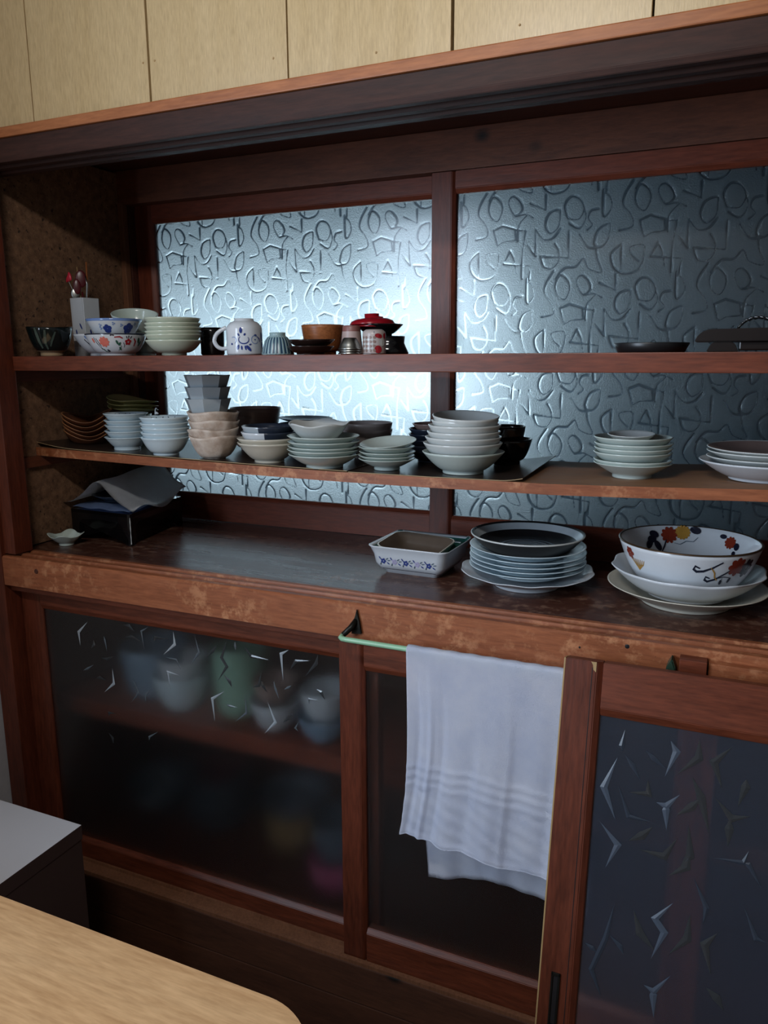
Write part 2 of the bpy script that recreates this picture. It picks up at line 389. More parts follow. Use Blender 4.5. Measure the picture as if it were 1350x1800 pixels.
# ------------------------------------------------------------------ structure: the room
R_ = {}
struct('floor', box(-1.9, 1.9, -2.3, 4.0, -1.47, -1.42, 0), 'floor')
struct('ceiling', box(-1.9, 1.9, -2.3, 1.2, 1.20, 1.25, 0), 'roomwall')
wl = bmesh.new()
for a in ((-2.3, -1.52, -1.42, 1.20), (0.02, 1.72, -1.42, 1.20), (-1.52, 0.02, -1.42, -0.41), (-1.52, 0.02, 0.81, 1.20)):
    box(-1.55, -1.465, a[0], a[1], a[2], a[3], 0, wl)
struct('wall_left', wl, 'plaster')
struct('wall_right', box(1.5, 1.58, -2.3, 1.72, -1.42, 1.20, 0), 'roomwall')
struct('wall_back', box(-1.55, 1.58, -2.3, -2.2, -1.42, 1.20, 0), 'roomwall')
# blond plywood panelling above the cupboard, board by board
wu = struct('wall_front', box(-1.47, 1.5, 1.185, 1.225, 0.40, 1.20, 0), 'roomwall')
seams = [-1.468, -1.223, -0.948, -0.6735, -0.399, -0.1224, 0.152, 0.427, 0.702, 0.977, 1.252, 1.498]
gap = [0, 0.0012, 0.0022, 0.0014, 0.0024, 0.0016, 0.0016, 0.0016, 0.0016, 0.0016, 0.0016, 0]
for i in range(len(seams) - 1):
    pm = wood('blond_panel_%d' % i, srgb(184, 157, 112), srgb(200, 174, 130), 'z', 0.32, grain=60, off=10 + 3.7 * i, spec=0.5)
    obj('panel', box(seams[i] + gap[i], seams[i + 1] - gap[i + 1], 1.165, 1.184, 0.425, 1.198, 0.0008), pm, wu)
nails = bmesh.new()
for x, z in ((-0.386, 0.62), (-0.412, 0.60), (-0.30, 0.455), (-0.52, 0.452), (-0.13, 0.47), (-0.96, 0.50), (-0.935, 0.50), (-0.70, 0.47)):
    bmesh.ops.create_uvsphere(nails, u_segments=8, v_segments=5, radius=0.0018, matrix=Matrix.Translation((x, 1.165, z)))
obj('panel_nails', nails, 'tan', wu)['kind'] = 'stuff'
struct('trim_1', box(-1.468, 1.498, 1.15, 1.184, 0.4135, 0.432, 0.002), 'trim')

# the lit room beyond the figured glass
nr = bmesh.new()
for a in ((-3.2, 1.9, 4.0, 4.06, -1.42, 1.5), (-3.26, -3.2, 1.75, 4.06, -1.42, 1.5), (1.9, 1.96, 1.72, 4.06, -1.42, 1.5), (-3.26, 1.96, 1.72, 4.06, 1.5, 1.56),
          (-3.26, -1.55, 1.72, 1.76, -1.42, 1.5), (-1.9, 1.96, 1.66, 1.72, 0.455, 1.5), (-1.9, 1.96, 1.66, 1.72, -1.42, -0.44), (0.9, 1.96, 1.66, 1.72, -0.44, 0.455)):
    box(*a, 0, nr)
struct('wall_next_room', nr, 'nextwall')
struct('floor_next_room', box(-3.26, -1.9, 1.72, 4.06, -1.47, -1.42, 0), 'floor')
w3 = struct('window_3', box(-2.75, -0.85, 3.36, 3.40, -0.46, 0.34, 0.002), 'nextwin')
obj('window_frame', box(-2.81, -2.75, 3.34, 3.41, -0.52, 0.40), 'white_lam', w3); obj('window_frame', box(-0.85, -0.79, 3.34, 3.41, -0.52, 0.40), 'white_lam', w3)
obj('window_frame', box(-2.75, -0.85, 3.34, 3.41, 0.34, 0.40), 'white_lam', w3); obj('window_frame', box(-2.75, -0.85, 3.34, 3.41, -0.52, -0.46), 'white_lam', w3)

# ceiling lamp of the kitchen (its own light with it)
lt = thing('tube_lamp', 'slim fluorescent tube lamp hanging from the kitchen ceiling', 'lamp', (-0.42, -0.03, 0.735))
obj('housing', box(-0.24, 0.24, -0.045, 0.045, 0.045, 0.075, 0.006), 'white_lam', lt)
obj('tube', mesh_of(tube([(-0.21, 0, 0.025), (0.21, 0, 0.025)], 0.014, 16), 'tube', True), 'lamp', lt)
for x in (-0.2, 0.2): obj('cord', tube([(x, 0, 0.075), (x, 0, 0.465)], 0.003, 8), 'white_lam', lt)
area('lamp_light', (-0.42, 0.0, 0.745), (-0.42, 1.15, 0.0), 0.42, 0.06, 7.0, (1.0, 0.96, 0.92))

# ------------------------------------------------------------------ figured glass windows
ST = [[(-20,77),(-7,64),(-5,47),(-14,29),(-27,36),(-33,54),(-28,73),(-20,77)],[(-37,86),(-51,63),(-54,43),(-39,22),(-35,2),(-59,-4)],[(11,71),(9,58),(23,37),(37,48),(33,63),(21,74),(11,71)],[(23,37),(41,39),(59,31)],[(46,36),(31,18),(29,-12)],[(53,59),(84,43),(84,73)],[(111,43),(92,37),(85,16),(95,-1),(110,10),(113,31),(111,43)],[(65,8),(81,-12),(101,-10),(115,7)],[(129,25),(122,49),(133,65),(150,60),(159,41),(151,23),(137,22),(129,27)],[(159,44),(163,23),(152,5),(132,16)],[(-22,12),(-3,20),(23,12),(25,-10),(0,-12),(-13,-19),(-22,12)],[(24,11),(45,6)],[(45,7),(39,-32),(40,-86)],[(48,-20),(67,-43),(64,8)],[(77,-44),(132,-50)],[(77,-44),(85,-64),(101,-68),(113,-55),(113,-36),(105,-21)],[(132,-50),(132,1)],[(207,10),(189,0),(182,-26),(195,-32),(207,-20),(210,3),(207,10)],[(152,-7),(171,-32),(195,-32)],[(184,-26),(189,-54),(198,-80),(173,-73),(162,-53),(148,-67),(126,-69),(110,-89)],[(-53,-29),(-52,-82)],[(-53,-29),(-71,-46),(-66,-71),(-46,-85),(-18,-76),(-11,-36),(-37,-36),(-34,-50),(-20,-63)],[(1,-55),(14,-30),(22,-46),(27,-76)],[(1,-55),(57,-62),(55,-89)],[(195,73),(197,25),(211,38),(207,59),(195,69)],[(187,39),(173,36),(168,22),(176,10),(167,1)]]
SHARP = {5, 10, 11, 12, 13, 14, 16, 20, 22, 23}
def smooth_line(pts, sharp):
    out = []; n = len(pts); closed = pts[0] == pts[-1]
    for i in range(n - 1):
        p0 = pts[i - 1] if i else (pts[-2] if closed else pts[0]); p1, p2 = pts[i], pts[i + 1]
        p3 = pts[i + 2] if i + 2 < n else (pts[1] if closed else pts[-1])
        for k in range(6):
            t = k / 6
            if sharp: out.append((p1[0] + (p2[0] - p1[0]) * t, p1[1] + (p2[1] - p1[1]) * t)); continue
            out.append(tuple(0.5 * (2 * p1[c] + (p2[c] - p0[c]) * t + (2 * p0[c] - 5 * p1[c] + 4 * p2[c] - p3[c]) * t * t + (3 * p1[c] - p0[c] - 3 * p2[c] + p3[c]) * t ** 3) for c in (0, 1)))
    out.append(pts[-1]); return out
LINES = []
for i, s in enumerate(ST):
    l = smooth_line(s, i in SHARP); n = len(l)
    ph = random.uniform(0, 1)
    LINES.append([(p[0] / 1000, p[1] / 1000, 0.0016 + 0.0020 * (0.5 + 0.5 * math.sin(2 * math.pi * (k / n + ph)))) for k, p in enumerate(l)])
def figured_pane(x0, x1, z0, z1, y0, thick, step=0.0016):
    """solid pane: smooth towards the kitchen, raised doodle strokes on the far side"""
    nx, nz = int((x1 - x0) / step) + 1, int((z1 - z0) / step) + 1
    X = np.linspace(x0, x1, nx); Z = np.linspace(z0, z1, nz); dx, dz = X[1] - X[0], Z[1] - Z[0]
    H = np.zeros((nz, nx)); CL = np.zeros((nz, nx))
    for i in range(-8, 9):
        for j in range(-5, 6):
            ox, oz = -0.436 + 0.287 * i + 0.142 * j, 0.243 - 0.159 * j
            if ox + 0.22 < x0 or ox - 0.08 > x1 or oz + 0.09 < z0 or oz - 0.09 > z1: continue
            for l in LINES:
                for (ax, az, wa), (bx, bz, wb_) in zip(l, l[1:]):
                    ax_, az_, bx_, bz_ = ax + ox, az + oz, bx + ox, bz + oz
                    m_ = 0.008
                    i0 = max(0, int((min(ax_, bx_) - m_ - x0) / dx)); i1 = min(nx, int((max(ax_, bx_) + m_ - x0) / dx) + 2)
                    k0 = max(0, int((min(az_, bz_) - m_ - z0) / dz)); k1 = min(nz, int((max(az_, bz_) + m_ - z0) / dz) + 2)
                    if i1 <= i0 or k1 <= k0: continue
                    gx, gz = np.meshgrid(X[i0:i1], Z[k0:k1])
                    ux, uz = bx_ - ax_, bz_ - az_; L2 = ux * ux + uz * uz + 1e-12
                    t = np.clip(((gx - ax_) * ux + (gz - az_) * uz) / L2, 0, 1)
                    d = np.hypot(gx - ax_ - t * ux, gz - az_ - t * uz); w = wa + (wb_ - wa) * t
                    q = np.clip(1 - d / w, 0, 1); h = w * 0.42 * (1 - (1 - q) ** 2)
                    H[k0:k1, i0:i1] = np.maximum(H[k0:k1, i0:i1], h); CL[k0:k1, i0:i1] = np.maximum(CL[k0:k1, i0:i1], np.clip(q * 2.2, 0, 1))
    gx, gz = np.meshgrid(X, Z); N = nx * nz
    V = np.zeros((N + 4, 3)); V[:N, 0] = gx.ravel(); V[:N, 1] = y0 + thick + H.ravel(); V[:N, 2] = gz.ravel()
    V[N:] = [(x0, y0, z0), (x1, y0, z0), (x1, y0, z1), (x0, y0, z1)]
    ii = np.arange(N).reshape(nz, nx)
    q = np.stack([ii[:-1, :-1], ii[1:, :-1], ii[1:, 1:], ii[:-1, 1:]], -1).reshape(-1, 4)
    faces = q.tolist()
    faces.append([N, N + 1, N + 2, N + 3])
    faces.append([N + 1, N] + ii[0, :].tolist()); faces.append([N + 3, N + 2] + ii[-1, ::-1].tolist())
    faces.append([N, N + 3] + ii[::-1, 0].tolist()); faces.append([N + 2, N + 1] + ii[:, -1].tolist())
    me = bpy.data.meshes.new('figured_pane'); me.from_pydata(V.tolist(), [], faces)
    a = me.attributes.new('clear', 'FLOAT', 'POINT'); a.data.foreach_set('value', np.concatenate([CL.ravel(), np.full(4, 0.92)]).astype(np.float32))
    sm = np.ones(len(faces), bool); sm[-5:] = False; me.polygons.foreach_set('use_smooth', sm)
    me.validate(); me.update(); return me
def sash(name, gx0, gx1, gz0, gz1, yf, stileL, stileR, ztop, zbot):
    e = bpy.data.objects.new(name, None); C.objects.link(e); e.location = (0, 0, ZO); e['kind'] = 'structure'
    obj('pane', figured_pane(gx0 - 0.004, gx1 + 0.004, gz0 - 0.004, gz1 + 0.004, yf + 0.013, 0.003), 'figglass', e)
    def rail(n, poly, a0, a1, ax, mat): obj(n, prism(poly, a0, a1, ax, None, 0.0012), mat, e)
    bv = 0.009                      # bevelled inner edge towards the glass
    rail('top_rail', [(yf, ztop), (yf, gz1 + bv), (yf + 0.007, gz1), (yf + 0.026, gz1), (yf + 0.026, ztop)], gx0 - 0.001, gx1 + 0.001, 'x', 'sash')
    rail('bottom_rail', [(yf, zbot), (yf, gz0 - bv), (yf + 0.007, gz0), (yf + 0.026, gz0), (yf + 0.026, zbot)], gx0 - 0.001, gx1 + 0.001, 'x', 'sash')
    rail('stile', [(stileL, yf), (gx0 - bv, yf), (gx0, yf + 0.007), (gx0, yf + 0.026), (stileL, yf + 0.026)], zbot, ztop, 'z', 'sashz')
    rail('stile', [(gx1, yf + 0.007), (gx1 + bv, yf), (stileR, yf), (stileR, yf + 0.026), (gx1, yf + 0.026)], zbot, ztop, 'z', 'sashz')
    return e
sash('window_1', -1.347, -0.600, -0.347, 0.332, 1.630, -1.400, -0.548, 0.379, -0.417)
sash('window_2', -0.536, 0.300, -0.347, 0.331, 1.597, -0.588, 0.352, 0.374, -0.417)

# ------------------------------------------------------------------ the cupboard
cup = thing('cupboard', 'old built-in dark wood cupboard with open shelves and glazed sliding doors', 'cupboard')
XR = 0.80
obj('lintel', prism([(1.155, 0.413), (1.155, 0.380), (1.158, 0.372), (1.172, 0.372), (1.174, 0.381), (1.186, 0.381), (1.188, 0.370), (1.203, 0.370), (1.205, 0.379), (1.214, 0.379), (1.216, 0.368), (1.235, 0.368), (1.235, 0.413)], -1.46, XR, 'x', None, 0.0008), 'lintel', cup)
obj('soffit', box(-1.46, XR, 1.236, 1.66, 0.455, 0.475), 'dark', cup)
obj('soffit_rail', box(-1.46, XR, 1.40, 1.44, 0.436, 0.4545), 'dark', cup)
obj('frieze_board', box(-1.46, XR, 1.596, 1.629, 0.3755, 0.4545), 'frieze', cup)
obj('post', box(-1.462, -1.412, 1.15, 1.215, -1.42, 0.366), 'redz', cup)
obj('post', box(-1.4115, -1.378, 1.158, 1.205, -0.4145, 0.367), 'redz', cup)
obj('side_board', box(-1.445, -1.42, 1.206, 1.605, -0.416, 0.45), 'sand', cup)
obj('batten', box(-1.4195, -1.404, 1.592, 1.610, -0.416, 0.38), 'batten', cup)
for z in (-0.214, -0.024):
    obj('cleat', box(-1.4195, -1.408, 1.222, 1.56, z - 0.024, z, 0.001), 'redy', cup)
obj('corner_filler', box(-1.46, -1.4015, 1.612, 1.66, -0.44, 0.4545), 'dark', cup)  # added strip that blocks light leaking past the window stile
# counter and the grooved front sill of the missing upper doors
obj('counter_board', box(-1.42, XR, 1.2145, 1.64, -0.445, -0.418, 0.001), 'counter', cup)
obj('front_beam', prism([(1.15, -0.4835), (1.15, -0.4215), (1.1535, -0.418), (1.166, -0.418), (1.1675, -0.423), (1.178, -0.423), (1.1795, -0.4165), (1.190, -0.4165), (1.1915, -0.422), (1.201, -0.422), (1.2025, -0.416), (1.214, -0.416), (1.214, -0.4835)], -1.411, XR, 'x', None, 0.0008), 'beam', cup)
peg = lathe([(0, 0.0015), (0.0045, 0.0015), (0.0055, 0)], 16); bmesh.ops.rotate(peg, verts=peg.verts, matrix=Matrix.Rotation(math.pi / 2, 3, 'X')); bmesh.ops.translate(peg, verts=peg.verts, vec=(-1.312, 1.15, -0.4425))
obj('peg', peg, 'dark', cup)
holes = bmesh.new()
for x, z, r in ((-0.175, -0.440, 0.004), (-0.105, -0.428, 0.005), (-0.064, -0.438, 0.0035), (-0.0, -0.443, 0.002)):
    bmesh.ops.create_uvsphere(holes, u_segments=10, v_segments=6, radius=r, matrix=Matrix.Translation((x, 1.151, z)) @ Matrix.Scale(0.3, 4, (0, 1, 0)))
obj('nail_holes', holes, 'blackmat', cup)['kind'] = 'stuff'
obj('head_rail', box(-1.411, XR, 1.166, 1.24, -0.500, -0.4838, 0.001), 'red', cup)
obj('sill_board', box(-1.411, XR, 1.15, 1.26, -1.232, -1.148, 0.002), 'sill', cup)
obj('sill_track', prism([(1.152, -1.148), (1.152, -1.141), (1.162, -1.141), (1.163, -1.146), (1.184, -1.146), (1.185, -1.141), (1.19, -1.141), (1.191, -1.146), (1.215, -1.146), (1.216, -1.141), (1.26, -1.141), (1.26, -1.148)], -1.411, XR, 'x'), 'batten', cup)
obj('plinth_board', box(-1.411, XR, 1.151, 1.26, -1.42, -1.2345, 0.002), 'sill', cup)
obj('jamb', box(-1.411, -1.370, 1.196, 1.225, -1.14, -0.5005, 0.001), 'redz', cup)
# inside of the lower part
obj('interior_back', box(-1.445, XR, 1.605, 1.62, -1.23, -0.446, 0), 'dark', cup)
obj('interior_side', box(-1.445, -1.43, 1.24, 1.604, -1.23, -0.446, 0), 'dark', cup)
obj('interior_floor', box(-1.429, XR, 1.261, 1.604, -1.21, -1.19, 0), 'dark', cup)
obj('interior_shelf', box(-1.429, XR, 1.275, 1.604, -0.832, -0.792, 0.001), 'sash', cup)
obj('cupboard_side', box(XR, XR + 0.03, 1.15, 1.64, -1.42, 0.455, 0.001), 'redz', cup)
# small wooden blocks under the beam beside the towel hook
obj('stop_block', box(-0.030, 0.007, 1.128, 1.1495, -0.452, -0.428, 0.001), 'red', cup)
obj('stop_rail', box(0.009, XR, 1.135, 1.1495, -0.460, -0.431, 0.001), 'beam', cup)

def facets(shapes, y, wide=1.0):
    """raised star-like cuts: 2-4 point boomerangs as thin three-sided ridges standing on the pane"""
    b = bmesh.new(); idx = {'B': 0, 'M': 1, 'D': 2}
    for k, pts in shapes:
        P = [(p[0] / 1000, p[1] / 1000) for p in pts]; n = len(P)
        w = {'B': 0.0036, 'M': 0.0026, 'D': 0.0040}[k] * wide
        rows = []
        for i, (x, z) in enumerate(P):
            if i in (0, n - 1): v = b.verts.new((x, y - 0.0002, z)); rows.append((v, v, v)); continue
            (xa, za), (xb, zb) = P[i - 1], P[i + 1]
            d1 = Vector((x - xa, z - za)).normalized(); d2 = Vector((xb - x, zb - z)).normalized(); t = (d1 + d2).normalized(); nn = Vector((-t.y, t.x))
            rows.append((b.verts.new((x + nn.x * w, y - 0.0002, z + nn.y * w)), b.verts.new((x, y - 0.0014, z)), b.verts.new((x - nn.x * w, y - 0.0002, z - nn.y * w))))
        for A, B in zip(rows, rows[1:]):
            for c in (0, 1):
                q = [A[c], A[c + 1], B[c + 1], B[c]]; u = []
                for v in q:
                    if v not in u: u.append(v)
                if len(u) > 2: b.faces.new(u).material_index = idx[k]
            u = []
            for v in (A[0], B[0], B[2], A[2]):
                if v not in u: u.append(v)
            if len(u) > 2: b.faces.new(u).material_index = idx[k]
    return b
def pane_box(x0, x1, y0, y1, z0, z1):
    """clear = 0 on the room side (frosted), 1 on the far side"""
    me = bpy.data.meshes.new('pane')
    v = [(x, y, z) for y in (y0, y1) for z in (z0, z1) for x in (x0, x1)]
    v = v + v[4:]                               # separate verts for the far face keep the attribute crisp
    f = [(0, 1, 3, 2), (8, 10, 11, 9), (0, 4, 5, 1), (2, 3, 7, 6), (0, 2, 6, 4), (1, 5, 7, 3)]
    me.from_pydata(v, [], f)
    a = me.attributes.new('clear', 'FLOAT', 'POINT'); a.data.foreach_set('value', [0.0] * 8 + [1.0] * 4)
    return me
SL = [('B',[(-1231,-560),(-1260,-588),(-1258,-620)]),('M',[(-1223,-658),(-1242,-670),(-1256,-677)]),('B',[(-1171,-658),(-1170,-693),(-1200,-719)]),('M',[(-1115,-672),(-1103,-703),(-1126,-730)]),('M',[(-1067,-686),(-1085,-706),(-1085,-722)]),('M',[(-1065,-549),(-1084,-561),(-1079,-601)]),('B',[(-1000,-549),(-998,-577),(-1030,-605)]),('B',[(-989,-644),(-1021,-641),(-1016,-681)]),('M',[(-1056,-783),(-1082,-801),(-1083,-810)]),('D',[(-1164,-629),(-1184,-639),(-1200,-638)]),('D',[(-1102,-564),(-1116,-553),(-1132,-553)]),('D',[(-1131,-581),(-1109,-577),(-1083,-585)]),('D',[(-1052,-579),(-1048,-569),(-1010,-568)]),('D',[(-1218,-599),(-1218,-610),(-1227,-621)]),('M',[(-1188,-586),(-1186,-596),(-1182,-622)]),('D',[(-1221,-690),(-1208,-685),(-1192,-689)]),('D',[(-1192,-775),(-1191,-765),(-1170,-764)]),('D',[(-1197,-814),(-1186,-825),(-1185,-839)]),('M',[(-1025,-609),(-996,-610),(-986,-631)]),('M',[(-946,-551),(-938,-585),(-960,-616)]),('D',[(-868,-549),(-883,-588),(-871,-605),(-895,-640)]),('D',[(-880,-623),(-866,-636),(-860,-649)]),('D',[(-917,-591),(-904,-577),(-892,-563)]),('M',[(-849,-548),(-849,-558),(-848,-568)]),('D',[(-829,-555),(-812,-574),(-770,-575)]),('B',[(-726,-547),(-744,-558),(-741,-613)]),('D',[(-790,-602),(-797,-632),(-812,-639)]),('D',[(-791,-620),(-789,-630),(-778,-644)]),('M',[(-763,-616),(-759,-633),(-751,-654)]),('D',[(-725,-588),(-712,-568),(-680,-562)]),('M',[(-722,-619),(-730,-625),(-740,-631)]),('D',[(-663,-547),(-667,-565),(-692,-596)]),('B',[(-878,-658),(-911,-681),(-907,-731)]),('M',[(-878,-687),(-869,-689),(-849,-689)]),('M',[(-830,-656),(-829,-697),(-859,-723)]),('B',[(-779,-661),(-762,-704),(-789,-734)]),('D',[(-721,-677),(-732,-689),(-744,-701)]),('M',[(-709,-692),(-717,-707),(-710,-713)]),('M',[(-685,-652),(-685,-640),(-664,-640)]),('D',[(-668,-617),(-658,-622),(-650,-636)])]
SR = [('B',[(-32,913),(-23,899),(-36,861)]),('M',[(-64,893),(-53,884),(-34,872)]),('M',[(-94,917),(-97,893),(-95,885)]),('B',[(-101,876),(-117,829),(-97,785)]),('M',[(-92,882),(-80,868),(-68,849)]),('M',[(-98,838),(-80,795),(-46,794)]),('B',[(-45,823),(-31,820),(-14,841)]),('B',[(-34,820),(-31,816),(-28,787)]),('B',[(-119,779),(-91,751),(-106,714)]),('D',[(5,922),(6,896),(-21,867)]),('D',[(-58,853),(-55,832),(-83,829)]),('D',[(-46,788),(-60,772),(-78,760)]),('D',[(-13,780),(-28,750),(-62,752)]),('D',[(-1,869),(13,842),(27,794)]),('D',[(-17,811),(2,827),(13,842)]),('D',[(47,920),(25,894),(38,860)]),('D',[(31,846),(53,822),(76,831)]),('D',[(51,822),(51,808),(51,784)]),('D',[(67,880),(67,869),(59,840)]),('D',[(0,802),(5,759),(-6,743)]),('B',[(-11,690),(-34,661),(-20,645),(-35,603)]),('B',[(-42,565),(-28,559),(-7,589)]),('B',[(-31,559),(-28,555),(-25,523)]),('M',[(-126,600),(-115,595),(-109,591)]),('M',[(-89,668),(-98,613),(-114,564),(-97,529)]),('M',[(11,732),(31,694),(28,671)]),('M',[(33,764),(72,767),(77,784)]),('M',[(72,767),(78,766),(96,738)]),('M',[(76,710),(94,670),(108,668)]),('D',[(4,766),(2,743),(-22,724)]),('D',[(-63,665),(-52,635),(-30,616)]),('D',[(11,680),(10,645),(-13,616)]),('D',[(47,664),(32,644),(43,604)]),('D',[(38,587),(52,577),(62,563)]),('M',[(-93,621),(-77,609),(-71,598)])]
def glazed_door(parent, name, x0, x1, z0, z1, yf, sl, sr, tr, br, glassmat, thick=0.024, cuts=None, facepart=True, facet_mats=('facetB', 'facetM', 'facetD')):
    d = obj(name, prism([(x0, yf), (x0 + sl - 0.008, yf), (x0 + sl, yf + 0.007), (x0 + sl, yf + thick), (x0, yf + thick)], z0, z1, 'z', None, 0.001), 'redz', parent) if facepart else parent
    gx0, gx1, gz0, gz1 = x0 + sl, x1 - sr, z0 + br, z1 - tr
    obj('stile', prism([(gx1, yf + 0.007), (gx1 + 0.008, yf), (x1, yf), (x1, yf + thick), (gx1, yf + thick)], z0, z1, 'z', None, 0.001), 'redz', d)
    obj('top_rail', prism([(yf, z1), (yf, gz1 + 0.012), (yf + 0.007, gz1), (yf + thick, gz1), (yf + thick, z1)], gx0, gx1, 'x', None, 0.001), 'red', d)
    obj('bottom_rail', prism([(yf, z0), (yf, gz0 - 0.008), (yf + 0.007, gz0), (yf + thick, gz0), (yf + thick, z0)], gx0, gx1, 'x', None, 0.001), 'red', d)
    obj('pane', pane_box(gx0 - 0.003, gx1 + 0.003, yf + 0.010, yf + 0.0125, gz0 - 0.003, gz1 + 0.003), glassmat, d)
    if cuts: obj('pane_cuts', facets(cuts, yf + 0.0098, 1.0 if facepart else 1.5), facet_mats, d)['kind'] = 'stuff'
    return d
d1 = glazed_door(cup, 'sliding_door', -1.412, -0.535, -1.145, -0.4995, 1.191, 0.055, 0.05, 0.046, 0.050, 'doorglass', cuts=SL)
d2 = glazed_door(cup, 'sliding_door', -0.600, 0.030, -1.145, -0.4990, 1.164, 0.049, 0.056, 0.050, 0.070, 'doorglass')
d3 = glazed_door(cup, 'sliding_door', -0.02, 0.79, -1.145, -0.4995, 1.192, 0.050, 0.05, 0.046, 0.050, 'doorglass')

# ------------------------------------------------------------------ loose shelves
tag(obj('shelf_board', box(-1.4185, XR - 0.001, 1.20, 1.50, -0.0235, 0.006, 0.0015), 'red'), 'straight reddish upper shelf board holding cups and tea bowls', 'shelf')
SX = [-1.4185, -1.1917, -1.041, -0.8335, -0.6459, -0.47, -0.3403, -0.2613, -0.0906, 0.0717, 0.35, 0.6]
SZ = [-0.195, -0.2002, -0.2034, -0.2076, -0.2097, -0.2097, -0.2086, -0.2086, -0.2034, -0.197, -0.192, -0.190]
def sh2(x): return float(np.interp(x, SX, SZ))
def sag_board(x0, x1, y0, y1, top, bot, n=40, curl=None):
    b = bmesh.new(); rows = []
    for i in range(n + 1):
        x = x0 + (x1 - x0) * i / n; z = sh2(x)
        r = []
        for (y, dz) in ((y0, top), (y1, top), (y1, bot), (y0, bot)):
            c = curl(x, y) if curl else 0
            r.append(b.verts.new((x, y, z + dz + c)))
        rows.append(r)
    for A, B in zip(rows, rows[1:]):
        for k in range(4): b.faces.new((A[k], A[(k + 1) % 4], B[(k + 1) % 4], B[k]))
    b.faces.new(rows[0]); b.faces.new(rows[-1][::-1]); return b
b = sag_board(-1.4185, 0.6, 1.275, 1.57, 0.0, -0.0185)
bm_e = [e for e in b.edges if abs(e.verts[0].co.y - 1.275) < 1e-6 and abs(e.verts[1].co.y - 1.275) < 1e-6 and abs(e.verts[0].co.x - e.verts[1].co.x) > 1e-4]
sb = obj('shelf_board', b, ['shelf2', 'beam']); tag(sb, 'sagging lower shelf board with a worn orange front edge and stacks of bowls', 'shelf')
for pl in sb.data.polygons:
    if abs(pl.center.y - 1.275) < 1e-5: pl.material_index = 1
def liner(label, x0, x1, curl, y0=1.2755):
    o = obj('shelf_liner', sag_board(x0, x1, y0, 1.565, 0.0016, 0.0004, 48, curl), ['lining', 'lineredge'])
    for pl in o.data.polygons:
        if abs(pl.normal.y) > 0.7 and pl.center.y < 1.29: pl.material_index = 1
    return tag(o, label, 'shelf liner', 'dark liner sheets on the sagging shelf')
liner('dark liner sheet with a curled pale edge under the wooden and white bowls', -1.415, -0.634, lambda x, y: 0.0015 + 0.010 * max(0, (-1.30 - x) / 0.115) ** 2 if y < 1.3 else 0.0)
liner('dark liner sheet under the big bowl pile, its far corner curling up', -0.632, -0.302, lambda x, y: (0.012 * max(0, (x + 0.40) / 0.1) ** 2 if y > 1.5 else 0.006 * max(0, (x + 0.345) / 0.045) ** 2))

# ------------------------------------------------------------------ upper shelf
U = 0.0065
def place(name, me, mats, x, y, z, label, cat, group=None, rot=(0, 0, 0)):
    o = obj(name, me, mats, None, (x, y, z), rot); return tag(o, label, cat, group)
G1 = 'cups and bowls on the upper shelf'
# black-green tea bowl
pr = bowl_prof(0.0475, 0.060, 0.0225, 0.009, 0.004, 0.42)
me = lmesh('tea_bowl', pr, ['tenmoku', 'footclay'], 48, lambda a, r, z, k: (r * (1 + 0.012 * math.sin(3 * a + 1)), z + 0.0012 * math.sin(2 * a) * (z / 0.06)))
setmat(me, lambda c: 1 if c.z < 0.0115 else 0)
o = place('tea_bowl', me, None, -1.340, 1.270, U, 'black-green glazed tea bowl with pale drips on a bare clay foot', 'bowl', G1)
motif(o, rfun(pr), 0.045, [(0, 's', [(-0.030, 0.058), (-0.028, 0.045), (-0.026, 0.030), (-0.022, 0.016)], 0.0035), (0, 's', [(-0.010, 0.054), (-0.011, 0.040), (-0.012, 0.026), (-0.008, 0.014)], 0.003), (0, 's', [(0.010, 0.050), (0.006, 0.040), (0.002, 0.030), (-0.001, 0.020)], 0.0022)], ['streak'], 'glaze_drips', cam_angle(-1.34, 1.27), 0.0014)
# square white utensil holder and what stands in it
t = thing('utensil_holder', 'tall white square porcelain holder full of spoons beside the brown wall', 'holder', (-1.348, 1.385, U), (0, 0, cam_angle(-1.348, 1.385) + math.radians(38)), G1)
def square_cup(r0, r1, h, th, n=4):
    P = [(r0, 0), (r1, h), (r1 - th, h), (r0 - th, th)]
    b = bmesh.new(); rings = []
    for r, z in [(0, 0)] + P + [(0, th)]:
        if r == 0: rings.append([b.verts.new((0, 0, z))]); continue
        rings.append([b.verts.new((r * math.cos(math.pi / 2 * k + math.pi / 4), r * math.sin(math.pi / 2 * k + math.pi / 4), z)) for k in range(n)])
    for A, B in zip(rings, rings[1:]):
        for k in range(n):
            if len(A) == 1: b.faces.new((A[0], B[k], B[(k + 1) % n]))
            elif len(B) == 1: b.faces.new((A[k], A[(k + 1) % n], B[0]))
            else: b.faces.new((A[k], A[(k + 1) % n], B[(k + 1) % n], B[k]))
    bmesh.ops.bevel(b, geom=[e for e in b.edges if abs(e.verts[0].co.z - e.verts[1].co.z) > 0.05], offset=0.002, segments=2, affect='EDGES'); return b
obj('body', square_cup(0.0300, 0.0320, 0.1285, 0.004), 'white', t)
dabs = bmesh.new()
for s in (0, 1, 2, 3):
    a = math.pi / 2 * s
    for k, (u, zz, rr) in enumerate(((-0.006, 0.052, 0.2), (0.004, 0.030, -0.2), (0.010, 0.066, 0.5))):
        M4 = Matrix.Rotation(a, 4, 'Z') @ Matrix.Translation((0.0226, u, zz)) @ Matrix.Rotation(rr, 4, 'X') @ Matrix.Diagonal((0.0006, 0.0022, 0.008, 1))
        bmesh.ops.create_icosphere(dabs, subdivisions=2, radius=1, matrix=M4)
obj('painted_leaves', dabs, 'cobalt', t)
hx, hy, hz = -1.348, 1.385, U
